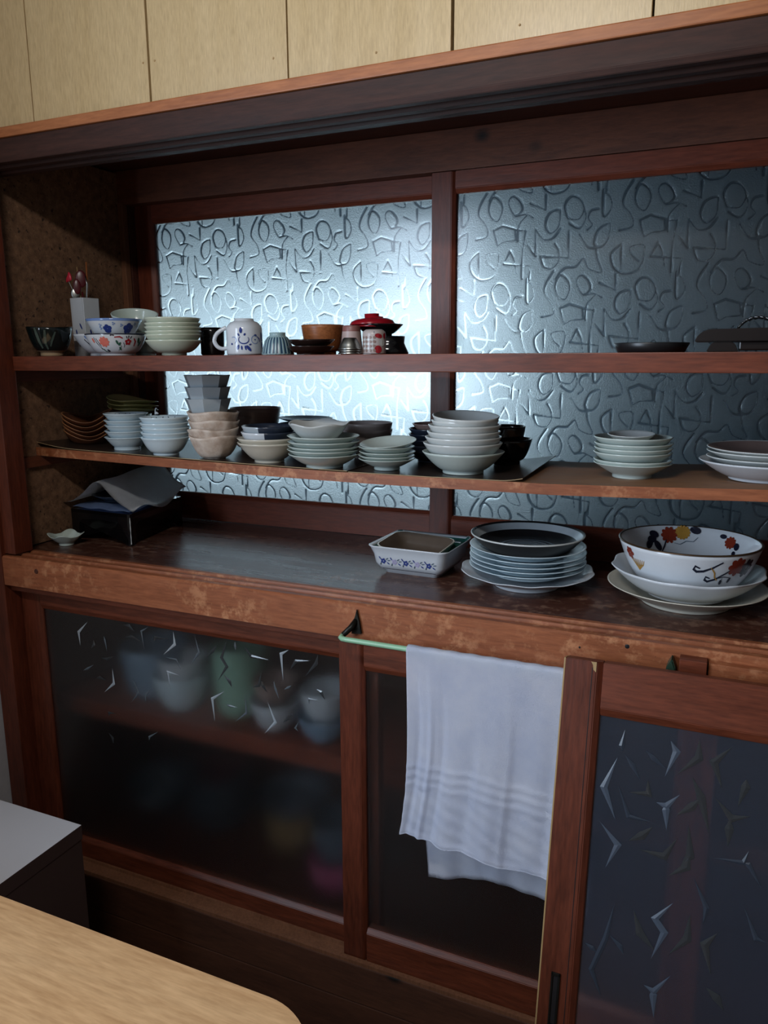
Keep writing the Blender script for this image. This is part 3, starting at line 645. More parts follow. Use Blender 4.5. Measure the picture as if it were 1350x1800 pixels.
def spoon(label, px, py, lean, bowl, mat, cat='spoon'):
    """handle and blade as one spoon standing head up in the holder"""
    b = bmesh.new()
    base = Vector((px * 0.4, py * 0.4, 0.006)); top = Vector(lean); d = (top - base).normalized()
    tube([base + (top - base) * k / 8 for k in range(7)], [0.0016, 0.0016, 0.0015, 0.0015, 0.0016, 0.0018, 0.0018], 8, b)
    Q = d.to_track_quat('Z', 'Y').to_matrix().to_4x4(); ang = cam_angle(hx, hy)
    q2 = Matrix.Translation(top - d * bowl[1] * 0.9) @ Matrix.Rotation(ang, 4, 'Z') @ Matrix.Diagonal((0.0025, bowl[0], bowl[1], 1))
    bmesh.ops.create_uvsphere(b, u_segments=16, v_segments=10, radius=1, matrix=q2)
    me_ = mesh_of(b, 'spoon', True)
    o = obj('spoon', me_, mat, None, (hx, hy, hz)); return tag(o, label, cat, 'utensils in the white holder')
spoon('steel teaspoon, the lowest, leaning over the rim of the white holder', -0.010, -0.014, (-0.012, -0.016, 0.150), (0.009, 0.013), 'steel')
spoon('dark red lacquer spoon, the taller rounded one in the holder', 0.004, 0.0, (0.0, -0.006, 0.188), (0.012, 0.019), 'darkred')
spoon('shorter dark red lacquer spoon in front in the holder', -0.006, -0.008, (-0.006, -0.014, 0.169), (0.0085, 0.017), 'darkred')
b = tube([(-0.004, -0.002, 0.005), (-0.020, -0.014, 0.150), (-0.024, -0.018, 0.165)], 0.0013, 8)
t2 = thing('hair_pick', 'thin pick with a bright red plastic head in the holder', 'utensil', (hx, hy, hz), group='utensils in the white holder')
obj('stem', b, 'steel', t2)
b = bmesh.new()
for k in range(3): bmesh.ops.create_uvsphere(b, u_segments=10, v_segments=8, radius=1, matrix=Matrix.Translation((-0.025 + 0.003 * k, -0.019, 0.172 + 0.002 * k)) @ Matrix.Rotation(0.5 - 0.4 * k, 4, 'Y') @ Matrix.Diagonal((0.004, 0.003, 0.010, 1)))
obj('head', mesh_of(b, 'head', True), 'plastic_red', t2)
tag(obj('chopstick', mesh_of(tube([(0.002, 0.004, 0.006), (0.008, 0.006, 0.208)], [0.0025, 0.0018], 8), 'chopstick', True), 'woodbowl', None, (hx, hy, hz)), 'brown wooden chopstick rising highest from the white holder', 'chopstick', 'utensils in the white holder')
tag(obj('fork', mesh_of(tube([(0.006, -0.004, 0.006), (0.013, -0.006, 0.13), (0.019, -0.008, 0.158), (0.016, -0.008, 0.176)], [0.0016, 0.0018, 0.002, 0.001], 8), 'fork', True), 'steel', None, (hx, hy, hz)), 'slim curved steel handle at the right of the holder', 'utensil', 'utensils in the white holder')
tag(obj('skewer', mesh_of(tube([(-0.004, 0.002, 0.006), (-0.013, -0.002, 0.198)], 0.0009, 6), 'skewer', True), 'tan', None, (hx, hy, hz)), 'thin pale bamboo skewer behind the red spoons', 'skewer', 'utensils in the white holder')
# floral bowl, blue bowl nested on it, leaf bowl behind
pr = bowl_prof(0.0610, 0.0430, 0.034, 0.005, 0.003, 0.5)
me = lmesh('floral_bowl', pr, 'white', 52)
o = place('floral_bowl', me, None, -1.158, 1.270, U, 'white bowl painted with a coral peony and green leaves, front row', 'bowl', G1)
fl = []
for k in range(9):
    a = k * 0.7; fl.append((0, 'e', -0.026 + 0.007 * math.cos(a), 0.027 + 0.006 * math.sin(a), 0.0045, 0.003, a))
fl += [(0, 'e', -0.026, 0.027, 0.005, 0.005, 0), (1, 's', [(-0.004, 0.036), (0.006, 0.037), (0.012, 0.034)], 0.0014)]
for k in range(5): fl.append((1, 'e', 0.024 + 0.0045 * math.cos(k * 1.257 + 0.3), 0.027 + 0.004 * math.sin(k * 1.257 + 0.3), 0.0028, 0.0028, 0))
fl += [(3, 'e', 0.020, 0.036, 0.001, 0.003, 0.4), (3, 'e', 0.024, 0.037, 0.001, 0.003, 0), (3, 'e', 0.029, 0.036, 0.001, 0.003, -0.5), (2, 'e', 0.001, 0.026, 0.0022, 0.005, 0.5), (2, 'e', 0.006, 0.023, 0.0022, 0.004, -0.6), (2, 'e', 0.008, 0.014, 0.002, 0.004, 0.6),
       (2, 's', [(0.006, 0.024), (0.010, 0.018), (0.004, 0.010)], 0.0007), (3, 's', [(0.014, 0.026), (0.017, 0.020), (0.016, 0.016)], 0.0007), (1, 's', [(0.036, 0.034), (0.041, 0.028), (0.040, 0.019)], 0.0018), (2, 'e', 0.049, 0.030, 0.003, 0.006, 0.3), (2, 'e', 0.055, 0.024, 0.003, 0.006, -0.4),
       (3, 's', [(-0.048, 0.036), (-0.044, 0.024), (-0.036, 0.012)], 0.0008), (3, 's', [(-0.043, 0.034), (-0.038, 0.022), (-0.030, 0.010)], 0.0008), (2, 's', [(-0.038, 0.016), (-0.030, 0.009), (-0.022, 0.007)], 0.0010), (3, 'e', -0.021, 0.010, 0.004, 0.0018, -0.5), (3, 'e', -0.010, 0.040, 0.002, 0.0012, 0.3), (3, 'e', -0.006, 0.040, 0.002, 0.0012, -0.3), (0, 'e', -0.052, 0.030, 0.003, 0.005, 0.2)]
motif(o, rfun(pr), 0.058, fl, ['coral', 'crimson', 'leafgreen', 'inkpaint'], 'painted_flowers', cam_angle(-1.158, 1.27))
rimb = lathe([(0.0612, 0.0415), (0.0615, 0.0425), (0.0612, 0.0436), (0.0606, 0.0437)], 52); obj('dark_rim', mesh_of(rimb, 'dark_rim', True), 'inkpaint', o)
pr = bowl_prof(0.0563, 0.046, 0.024, 0.006, 0.003, 0.6)
me = lmesh('blue_bowl', pr, ['white', 'palecobalt'], 52); setmat(me, lambda c: 1 if c.z > 0.0432 else 0)
o = place('blue_bowl', me, None, -1.166, 1.276, U + 0.0272, 'blue-rimmed white bowl with cobalt flowers, nested in the coral peony bowl', 'bowl', G1)
fl = []
for (s, z, k) in ((-0.016, 0.026, 1.0), (0.031, 0.027, 1.25)):
    for j in range(5): fl.append((0, 'e', s + 0.0055 * k * math.cos(j * 1.257 + 0.4), z + 0.0045 * k * math.sin(j * 1.257 + 0.4), 0.0045 * k, 0.004 * k, 0))
    fl.append((0, 'e', s, z - 0.004, 0.008, 0.004, 0))
for (s, z) in ((-0.030, 0.033), (-0.002, 0.036), (0.014, 0.033), (-0.031, 0.027), (0.045, 0.036)):
    for j in range(3): fl.append((1, 'e', s + 0.002 * math.cos(j * 2.1), z + 0.002 * math.sin(j * 2.1), 0.0016, 0.0012, 0))
motif(o, rfun(pr), 0.052, fl, ['cobalt', 'palecobalt'], 'painted_flowers', cam_angle(-1.166, 1.276))
pr = bowl_prof(0.0621, 0.0445, 0.030, 0.006, 0.003, 0.62)
me = lmesh('leaf_bowl', pr, 'white', 52)
o = place('leaf_bowl', me, None, -1.236, 1.318, U, 'white bowl with dark blue leaf strokes, half hidden behind the coral peony bowl', 'bowl', G1)
motif(o, rfun(pr), 0.06, [(0, 's', [(-0.036, 0.040), (-0.030, 0.034), (-0.024, 0.030)], 0.0014), (0, 's', [(-0.030, 0.026), (-0.024, 0.022), (-0.018, 0.020)], 0.0012), (0, 's', [(-0.046, 0.034), (-0.036, 0.022), (-0.024, 0.012)], 0.0014), (1, 'e', -0.040, 0.038, 0.002, 0.004, 0.5)], ['inkpaint', 'palecobalt'], 'painted_leaves', cam_angle(-1.236, 1.318))
# celadon bowl tipped forward on a support bowl behind
me = lmesh('celadon_bowl', bowl_prof(0.0505, 0.050, 0.022, 0.006, 0.003, 0.5), 'celadon_p')
place('celadon_bowl', me, None, -1.205, 1.412, U, 'pale celadon bowl standing upright behind the blue-rimmed bowl', 'bowl', G1)
place('celadon_bowl', me, None, -1.216, 1.396, U + 0.043, 'pale celadon bowl tipped forward, its inside showing above the blue-rimmed bowl', 'bowl', G1, (math.radians(17), 0, 0.716))
# six celadon rice bowls
me = lmesh('rice_bowl', bowl_prof(0.0553, 0.0292, 0.0245, 0.005, 0.0026, 0.5), 'celadon')
stack('rice_bowl', me, -1.016, 1.275, [U + z for z in (0.0, 0.0112, 0.0178, 0.0257, 0.0333, 0.0428)], 'celadon green rice bowl, %s of six beside the mug', 'bowl', 'celadon rice bowls on the upper shelf')
# black tumbler
me = lmesh('tumbler', [(0, 0), (0.022, 0), (0.0245, 0.003), (0.0255, 0.05), (0.0235, 0.0565), (0.0215, 0.057), (0.0222, 0.052), (0.022, 0.005), (0, 0.005)], 'black', 36)
place('black_tumbler', me, None, -0.995, 1.375, U, 'plain black tumbler behind the celadon rice bowls', 'cup', G1)
# inverted mug
t = thing('mug', 'upside-down white mug painted with blue flowers, handle to the left', 'mug', (-0.848, 1.275, U), group=G1)
pm_ = [(0.0315, 0.001), (0.0338, 0), (0.0344, 0.003), (0.0343, 0.030), (0.0340, 0.048), (0.0325, 0.0535), (0.026, 0.0605), (0.0205, 0.0625), (0.0185, 0.064), (0.0182, 0.0675), (0.0165, 0.0675), (0.016, 0.064), (0, 0.064)]
obj('body', mesh_of(lathe(pm_ + [], 44), 'body', True), 'white', t)
obj('inner_wall', mesh_of(lathe([(0.0315, 0.001), (0.0312, 0.045), (0.022, 0.058), (0, 0.058)], 44), 'inner_wall', True), 'white', t)
ca = cam_angle(-0.848, 1.275) - math.radians(88)
hd = Vector((math.cos(ca), math.sin(ca), 0))
pts = [hd * 0.0335 + Vector((0, 0, 0.013)), hd * 0.043 + Vector((0, 0, 0.0115)), hd * 0.052 + Vector((0, 0, 0.016)), hd * 0.057 + Vector((0, 0, 0.026)), hd * 0.0535 + Vector((0, 0, 0.037)), hd * 0.045 + Vector((0, 0, 0.045)), hd * 0.0335 + Vector((0, 0, 0.051))]
sm = []
for i in range(len(pts) - 1):
    for k in range(4):
        p0, p1, p2, p3 = pts[max(i - 1, 0)], pts[i], pts[i + 1], pts[min(i + 2, len(pts) - 1)]; tt = k / 4
        sm.append(0.5 * (2 * p1 + (p2 - p0) * tt + (2 * p0 - 5 * p1 + 4 * p2 - p3) * tt ** 2 + (3 * p1 - p0 - 3 * p2 + p3) * tt ** 3))
sm.append(pts[-1])
obj('handle', mesh_of(tube(sm, 0.0038, 10), 'handle', True), 'white', t)
mf = lambda z: float(np.interp(z, [0, 0.003, 0.03, 0.048, 0.0535, 0.0605], [0.0338, 0.0344, 0.0343, 0.034, 0.0325, 0.026]))
fl = [(0, 'e', -0.007, 0.045, 0.0028, 0.0055, 0), (0, 'e', -0.0115, 0.037, 0.0016, 0.003, 0.5), (0, 'e', 0.0, 0.0375, 0.0018, 0.0025, -0.5)]
for k in range(13): pass
fl += [(0, 's', [(-0.002 + 0.0095 * math.cos(a), 0.028 + 0.0075 * math.sin(a)) for a in np.linspace(2.3, 6.9, 14)], 0.0010), (1, 's', [(-0.022 + 0.006 * math.cos(a), 0.027 + 0.006 * math.sin(a)) for a in np.linspace(-1.2, 2.2, 9)], 0.0007),
       (0, 'e', -0.013, 0.014, 0.0024, 0.005, -0.3), (0, 'e', 0.007, 0.012, 0.0028, 0.007, 0.7), (0, 'e', -0.006, 0.013, 0.0016, 0.004, 0.1), (0, 'e', 0.001, 0.013, 0.0016, 0.0045, 0.2), (0, 'e', 0.010, 0.019, 0.0025, 0.0015, 0.4),
       (1, 's', [(0.020 + 0.0075 * math.cos(a), 0.028 + 0.0075 * math.sin(a)) for a in np.linspace(0, 6.28, 18)], 0.0006), (0, 'e', 0.020, 0.028, 0.0014, 0.0014, 0), (0, 'e', 0.021, 0.036, 0.003, 0.002, 0), (0, 's', [(0.024, 0.034), (0.030, 0.030), (0.032, 0.024)], 0.0012),
       (0, 'e', 0.038, 0.034, 0.003, 0.009, 0), (0, 'e', 0.040, 0.018, 0.003, 0.007, 0.2), (0, 'e', -0.026, 0.020, 0.002, 0.002, 0)]
motif(t, mf, 0.0344, fl, ['cobalt', 'palecobalt'], 'painted_flowers', cam_angle(-0.848, 1.275))
# ribbed inverted bowl
def ribw(a, r, z, k): return (r * (1 - (0.035 if (k >= 2 and k <= 7) else 0) * (0.5 + 0.5 * math.cos(24 * a))), z)
me = lmesh('ribbed_bowl', [(0.027, 0.001), (0.0303, 0), (0.0305, 0.002), (0.0285, 0.010), (0.0262, 0.019), (0.0235, 0.026), (0.0195, 0.0315), (0.0155, 0.0342), (0.0148, 0.036), (0.0152, 0.0405), (0.013, 0.0407), (0.0125, 0.036), (0, 0.0355)], ['ribblue', 'ribdark', 'footclay'], 96, ribw)
for p_ in me.polygons:
    a = math.atan2(p_.center.y, p_.center.x)
    if 0.004 < p_.center.z < 0.030 and math.cos(24 * a) > 0.35: p_.material_index = 1
    if p_.center.z > 0.0385: p_.material_index = 2
place('ribbed_bowl', me, None, -0.775, 1.275, U, 'upside-down blue-grey tea bowl with dark ribs next to the mug', 'bowl', G1)
# dark brown dishes
me = lmesh('brown_dish', bowl_prof(0.0431, 0.0145, 0.026, 0.003, 0.003, 0.55), 'brownlac')
place('brown_dish', me, None, -0.705, 1.275, U, 'glossy dark brown dish, lower of two before the wooden bowl', 'dish', 'dark brown dishes')
place('brown_dish', me, None, -0.7035, 1.276, U + 0.0122, 'glossy dark brown dish, upper of two before the wooden bowl', 'dish', 'dark brown dishes', (0.02, -0.02, 1))
# turned wooden bowl
me = lmesh('wooden_bowl', bowl_prof(0.0421, 0.056, 0.026, 0.006, 0.004, 0.35), 'woodbowl')
place('wooden_bowl', me, None, -0.732, 1.375, U, 'reddish turned wooden bowl behind the dark brown dishes', 'bowl', G1)
# dusty pink cup upside down
me = lmesh('pink_cup', [(0.018, 0.001), (0.0208, 0), (0.0213, 0.002), (0.0165, 0.0500), (0.0155, 0.0523), (0, 0.0523)], ['pinkcup', 'pinkband'], 40)
for p_ in me.polygons:
    if p_.center.z > 0.05: p_.material_index = 1
pk = lmesh('pink_cup', [(0.018, 0.001), (0.0208, 0), (0.0213, 0.002), (0.0193, 0.022), (0.0173, 0.0415), (0.01725, 0.042), (0.0165, 0.0500), (0.0155, 0.0523), (0, 0.0523)], ['pinkcup', 'pinkband'], 40)
setmat(pk, lambda c: 1 if c.z > 0.0417 else 0)
place('pink_cup', pk, None, -0.645, 1.325, U, 'dusty pink tapered cup upside down with a brown band', 'cup', G1)
# nested steel moulds
me = lmesh('steel_mould', [(0.0198, 0.0005), (0.0207, 0), (0.0209, 0.0012), (0.0190, 0.0035), (0.0180, 0.008), (0.0120, 0.0195), (0.0108, 0.0205), (0, 0.0205)], 'steel', 40)
stack('steel_mould', me, -0.612, 1.250, [U, U + 0.0040, U + 0.0078], 'small steel pudding mould upside down, %s of three beside the checked cup', 'mould', 'nested steel moulds', 0.0001, 0.0)
# checked cup
t = thing('checked_cup', 'small upside-down tea cup with a red check pattern under the red lids', 'cup', (-0.574, 1.270, U), group=G1)
prc = [(0.0185, 0.001), (0.0203, 0), (0.0207, 0.002), (0.0207, 0.0345), (0.0195, 0.0385), (0.0165, 0.0410), (0.0140, 0.0424), (0, 0.0424)]
me = lmesh('body', prc, ['pinkgrey', 'slate', 'mauve', 'crimson'], 48)
obj('body', me, None, t)
cf = lambda z: float(np.interp(z, [0, 0.002, 0.0345, 0.0385, 0.041], [0.0203, 0.0207, 0.0207, 0.0195, 0.0165]))
fl = [(0, 'e', -0.022 + 0.0075 * i, 0.006 + 0.0075 * j, 0.0024, 0.0024, 0) for i in range(4) for j in range(4)]
fl += [(1, 'e', -0.0182 + 0.0075 * i, 0.0097 + 0.0075 * j, 0.0022, 0.0022, 0) for i in range(3) for j in range(3)]
fl += [(2, 'e', 0.007, 0.008, 0.0068, 0.0068, 0), (2, 'e', 0.008, 0.031, 0.007, 0.004, -0.2), (1, 'e', 0.015, 0.020, 0.0058, 0.007, 0), (3, 's', [(-0.03, 0.0375), (0.0, 0.0375), (0.03, 0.0375)], 0.0012), (2, 'e', 0.021, 0.031, 0.004, 0.005, 0)]
motif(t, cf, 0.0207, fl, ['mauve', 'greywhite', 'crimson', 'slate'], 'painted_pattern', cam_angle(-0.574, 1.27))
# black jar, black bowl, two red lids
me = lmesh('black_jar', [(0, 0), (0.0355, 0), (0.037, 0.002), (0.0315, 0.014), (0.0285, 0.021), (0.0300, 0.0335), (0.028, 0.0338), (0.0265, 0.022), (0, 0.02)], 'black', 40)
place('black_jar', me, None, -0.594, 1.385, U, 'black flared stand behind the checked cup, carrying the lacquer bowl', 'jar', G1)
me = lmesh('black_bowl', bowl_prof(0.0455, 0.0215, 0.024, 0.004, 0.003, 0.7), 'black')
place('black_bowl', me, None, -0.614, 1.384, U + 0.034, 'shallow black lacquer bowl beneath the two red lids', 'bowl', G1)
lid = [(0.041, 0.0006), (0.0425, 0), (0.0432, 0.0015), (0.040, 0.0065), (0.030, 0.0105), (0.0150, 0.0122), (0.0138, 0.0128), (0.0142, 0.0200), (0.0128, 0.0202), (0.012, 0.0135), (0, 0.013)]
me = lmesh('red_lid', lid, 'redlac', 44)
place('red_lacquer_cover', me, None, -0.621, 1.383, U + 0.0505, 'red lacquer soup lid, lower of two, resting on the black bowl', 'bowl lid', 'red lacquer lids')
place('red_lacquer_cover', me, None, -0.628, 1.381, U + 0.0560, 'red lacquer soup lid, upper of two, with its round foot on top', 'bowl lid', 'red lacquer lids', (0.02, -0.03, 0))
# dark tray and twisted-handle lacquer tray on the right
t_pr = [(0, 0), (0.050, 0), (0.0515, 0.0010), (0.0577, 0.0140), (0.0567, 0.0150), (0.0500, 0.0030), (0, 0.0028)]
me = lmesh('dark_saucer', t_pr, 'blackmat', 48)
place('dark_saucer', me, None, -0.112, 1.320, U, 'flat black saucer alone on the right half of the upper shelf', 'saucer', G1)
t = thing('footed_tray', 'dark wooden footed tray with a twisted loop handle at the right edge', 'tray', (0.065, 1.30, U), group=G1)
top = [(-0.111, 0.0150), (-0.108, 0.0215), (-0.103, 0.0272), (-0.097, 0.0305), (-0.090, 0.0325), (0.11, 0.0345), (0.118, 0.030), (0.121, 0.022), (0.122, 0.0150)]
obj('tray_body', prism(top, -0.05, 0.05, 'y', None, 0.001), 'trayblack', t)
for x in (-0.072, 0.076): obj('foot', prism([(x - 0.022, 0), (x - 0.017, 0.010), (x - 0.012, 0.0148), (x + 0.012, 0.0148), (x + 0.017, 0.010), (x + 0.022, 0)], -0.045, 0.045, 'y', None, 0.001), 'trayblack', t)
obj('deck', box(-0.05, 0.054, -0.04, 0.04, 0.002, 0.0148, 0.002), 'trayblack', t)
hp = [(-0.055 + 0.0, 0, 0.032), (-0.049, 0, 0.040), (-0.043, 0, 0.0455), (-0.034, 0, 0.0492), (-0.024, 0, 0.0500), (-0.014, 0, 0.0475), (-0.006, 0, 0.041), (0.0, 0, 0.033)]
b = bmesh.new()
for ph in (0, math.pi):
    tube([(x, 0.0013 * math.cos(k * 1.4 + ph), z + 0.0013 * math.sin(k * 1.4 + ph)) for k, (x, y, z) in enumerate([tuple(np.array(hp[i]) * (1 - u) + np.array(hp[i + 1]) * u) for i in range(7) for u in (0, 0.33, 0.66)])], 0.0016, 7, b)
obj('handle', mesh_of(b, 'handle', True), 'black', t)
place('tan_block', prism([(-0.03, 0), (0.05, 0), (0.045, 0.028), (-0.026, 0.022)], -0.015, 0.015, 'y', None, 0.002), 'tan', 0.115, 1.375, U, 'tan wooden block behind the footed tray', 'block', G1)

# ------------------------------------------------------------------ sagging lower shelf
L = 0.0022            # liner thickness
# carved wooden leaf bowls
def leafw(a, r, z, k):
    f = max(0.0, min(1.0, z / 0.03))
    return (r * (1 + 0.10 * math.cos(2 * a)), z + f * (0.012 * math.cos(2 * a + 0.3) + 0.004 * math.sin(a + 0.5)))
pr = bowl_prof(0.0520, 0.026, 0.030, 0.003, 0.004, 0.6)
me = lmesh('wooden_leaf_bowl', pr, ['acacia', 'acaciarim'], 48, leafw)
for p_ in me.polygons:
    rr = math.hypot(p_.center.x, p_.center.y) / (1 + 0.10 * math.cos(2 * math.atan2(p_.center.y, p_.center.x)))
    if rr > 0.0485 and p_.normal.z > -0.15: p_.material_index = 1
zb = sh2(-1.352) + 0.001
for i, z in enumerate((0.0, 0.0095, 0.0200, 0.0305, 0.0410)):
    o = obj('wooden_leaf_bowl', me, None, None, (-1.352 + random.uniform(-0.002, 0.002), 1.372, zb + z + 0.001), (0.02 * (i > 0), -0.01 * i, 0.93 + random.uniform(-0.08, 0.08)))
    tag(o, 'dark carved wooden leaf bowl, %s of five by the brown wall' % ordinal(i, 5), 'bowl', 'carved wooden bowls')
# white saucer bowls
me = lmesh('white_saucer_bowl', bowl_prof(0.0468, 0.0295, 0.0285, 0.008, 0.0026, 0.85, lip=0.001), 'bluewhite')
b0 = sh2(-1.205) + L
sl_ = stack('white_saucer_bowl', me, -1.205, 1.334, [b0 + z for z in (0, 0.0135, 0.0258, 0.0368, 0.0510)], 'bluish white saucer bowl, %s of five next to the wooden bowls', 'bowl', 'bluish white saucer bowls')
me2 = lmesh('white_round_bowl', bowl_prof(0.0500, 0.0385, 0.027, 0.006, 0.0026, 0.55, lip=0.0015), 'bluewhite')
b0 = sh2(-1.079) + L
sr_ = stack('white_round_bowl', me2, -1.079, 1.310, [b0 + z for z in (0, 0.0106, 0.0204, 0.0304, 0.0421)], 'bluish white round bowl, %s of five before the window stile', 'bowl', 'bluish white round bowls')
for o in (sl_[-1], sr_[-1]):
    zz = 0.0285 if o is sl_[-1] else 0.0368
    R = 0.041 if o is sl_[-1] else 0.0455
    b = bmesh.new(); ac = cam_angle(-1.1, 1.3) + math.pi - o.rotation_euler.z
    for k in range(5):
        a = ac - 0.5 + k * 0.28
        bmesh.ops.create_icosphere(b, subdivisions=1, radius=1, matrix=Matrix.Translation((R * math.cos(a), R * math.sin(a), zz - 0.004)) @ Matrix.Rotation(a, 4, 'Z') @ Matrix.Rotation(0.6 * (-1) ** k, 4, 'X') @ Matrix.Diagonal((0.0005, 0.0012, 0.0035, 1)))
    obj('painted_leaf_marks', b, 'inkpaint', o)
# tiny blown-glass figure on the round bowls
t = thing('chopstick_rest', 'tiny white porcelain bird-shaped rest standing on the round white bowls', 'ornament', (-1.118, 1.332, b0 + 0.083), group=None)
obj('body', mesh_of(tube([(-0.005, 0, 0.000), (0.0, 0, 0.003), (0.004, 0, 0.0015)], [0.0012, 0.0030, 0.0014], 10), 'body', True), 'white', t)
obj('neck', mesh_of(tube([(-0.0035, 0, 0.002), (-0.003, 0, 0.010), (-0.001, 0, 0.013), (0.0025, 0, 0.0125)], [0.0017, 0.0011, 0.0015, 0.0006], 10), 'neck', True), 'white', t)
# olive dishes lying on a bowl pile at the back
me = lmesh('support_bowl', bowl_prof(0.046, 0.066, 0.026, 0.006, 0.003, 0.4), 'celadon')
place('celadon_jar', me, None, -1.302, 1.462, sh2(-1.302) + L, 'tall celadon bowl at the back carrying the olive dishes', 'bowl')
def olw(a, r, z, k): return (r * (1 + 0.06 * math.cos(2 * a)), z + 0.004 * math.cos(2 * a + 1) * (r / 0.058))
me = lmesh('olive_dish', bowl_prof(0.0575, 0.0140, 0.020, 0.003, 0.0035, 0.9), 'olive', 44, olw)
for i, z in enumerate((0.0685, 0.0775, 0.0870)):
    place('olive_dish', me, None, -1.298, 1.462, sh2(-1.302) + L + z, 'olive yellow oval dish, %s of three above the white saucer bowls' % ordinal(i, 3), 'dish', 'olive oval dishes', (0.0, 0.12, 0.15 * i))
# beige leaf-textured bowls with grey faceted cups on top
def beigew(a, r, z, k):
    f = z / 0.05
    return (r * (1 + 0.02 * math.sin(5 * a) * f + 0.015 * math.sin(9 * a + 30 * z)), z + 0.0022 * math.sin(3 * a + 0.8) * f)
me = lmesh('leaf_pressed_bowl', bowl_prof(0.0525, 0.0470, 0.022, 0.002, 0.004, 0.5), ['beige', 'footclay'], 60, beigew)
b0 = sh2(-0.959) + L
stack('leaf_pressed_bowl', me, -0.959, 1.317, [b0 + z for z in (0, 0.0150, 0.0310, 0.0490)], 'beige leaf-pressed pottery bowl, %s of four carrying the grey cups', 'bowl', 'beige leaf-pressed bowls', 0.001, 0.02)
def facetcup(r0, r1, h, th, n=8):
    b = bmesh.new(); rings = []
    for r, z in ((0, 0), (r0, 0), (r0 * 1.05, h * 0.15), (r1 * 0.9, h * 0.7), (r1, h), (r1 - th, h), (r1 * 0.9 - th, h * 0.7), (r0 - th, th), (0, th)):
        if r == 0: rings.append([b.verts.new((0, 0, z))]); continue
        rings.append([b.verts.new((r * math.cos(2 * math.pi * (k + 0.5) / n), r * math.sin(2 * math.pi * (k + 0.5) / n), z + (0.0012 if z == h and k % 2 else 0))) for k in range(n)])
    for A, B in zip(rings, rings[1:]):
        for k in range(n):
            if len(A) == 1: b.faces.new((A[0], B[k], B[(k + 1) % n]))
            elif len(B) == 1: b.faces.new((A[k], A[(k + 1) % n], B[0]))
            else: b.faces.new((A[k], A[(k + 1) % n], B[(k + 1) % n], B[k]))
    return b
me = mesh_of(facetcup(0.033, 0.0478, 0.044, 0.003), 'grey_cup'); me.materials.append(M['grey'])
zt = b0 + 0.098
for i, z in enumerate((-0.125, -0.1014, -0.0778)):
    o = obj('grey_cup', me, None, None, (-0.973, 1.320, z), (0, 0, cam_angle(-0.97, 1.32) + math.radians(10)))
    tag(o, 'grey eight-sided flared cup, %s of three on the beige bowls' % ordinal(i, 3), 'cup', 'grey faceted cups')
# back row: mauve bowls, slate plate, pinkish bowls, navy plates, black bowls
me = lmesh('mauve_bowl', bowl_prof(0.057, 0.078, 0.030, 0.006, 0.0035, 0.4), 'mauve')
place('mauve_bowl', me, None, -0.968, 1.478, sh2(-0.968) + L, 'deep brown mauve bowl behind the beige bowls, lower of two', 'bowl', 'brown mauve bowls')
place('mauve_bowl', me, None, -0.962, 1.478, sh2(-0.968) + L + 0.016, 'deep brown mauve bowl behind the beige bowls, upper of two', 'bowl', 'brown mauve bowls')
me = lmesh('slate_bowl', bowl_prof(0.060, 0.0640, 0.030, 0.006, 0.0035, 0.42), 'slate')
place('slate_bowl', me, None, -0.842, 1.492, sh2(-0.842) + L, 'slate blue deep bowl at the back behind the wavy dish', 'bowl')
me = lmesh('slate_plate', bowl_prof(0.0605, 0.0115, 0.034, 0.003, 0.003, 0.8), 'slate')
place('slate_plate', me, None, -0.842, 1.492, sh2(-0.842) + L + 0.0645, 'flat slate blue plate lying on the slate bowl at the back', 'plate', None, (0.0, 0.015, 0))
me = lmesh('pinkish_bowl', bowl_prof(0.0540, 0.060, 0.028, 0.006, 0.003, 0.45), ['pinkgrey'])
for i, z in enumerate((0.0, 0.0135)):
    place('pinkish_bowl', me, None, -0.683, 1.472, sh2(-0.683) + L + z, 'pinkish grey bowl at the back, %s of two before the bright window' % ('lower' if i == 0 else 'upper'), 'bowl', 'pinkish grey bowls')
me = lmesh('navy_plate', bowl_prof(0.0500, 0.0230, 0.030, 0.004, 0.003, 0.65), 'navy')
stack('navy_plate', me, -0.536, 1.472, [sh2(-0.536) + L + z for z in (0, 0.011, 0.022, 0.033, 0.044)], 'navy blue plate, %s of five behind the big bowl pile', 'plate', 'navy plates at the back')
me = lmesh('mauve_dish', bowl_prof(0.0420, 0.018, 0.026, 0.003, 0.003, 0.7), 'mauve')
place('mauve_dish', me, None, -0.536, 1.472, sh2(-0.536) + L + 0.0585, 'small brown dish on top of the navy plates', 'dish')
me = lmesh('black_soup_bowl', bowl_prof(0.0485, 0.050, 0.026, 0.008, 0.003, 0.45), 'black')
place('black_soup_bowl', me, None, -0.383, 1.478, sh2(-0.383) + L, 'black lacquer soup bowl right of the big bowl pile, lower one', 'bowl', 'black soup bowls')
me = lmesh('black_soup_bowl', bowl_prof(0.0400, 0.052, 0.024, 0.008, 0.003, 0.35), 'black')
place('black_soup_bowl', me, None, -0.388, 1.478, sh2(-0.383) + L + 0.0225, 'narrower black lacquer bowl nested on the black soup bowl', 'bowl', 'black soup bowls')
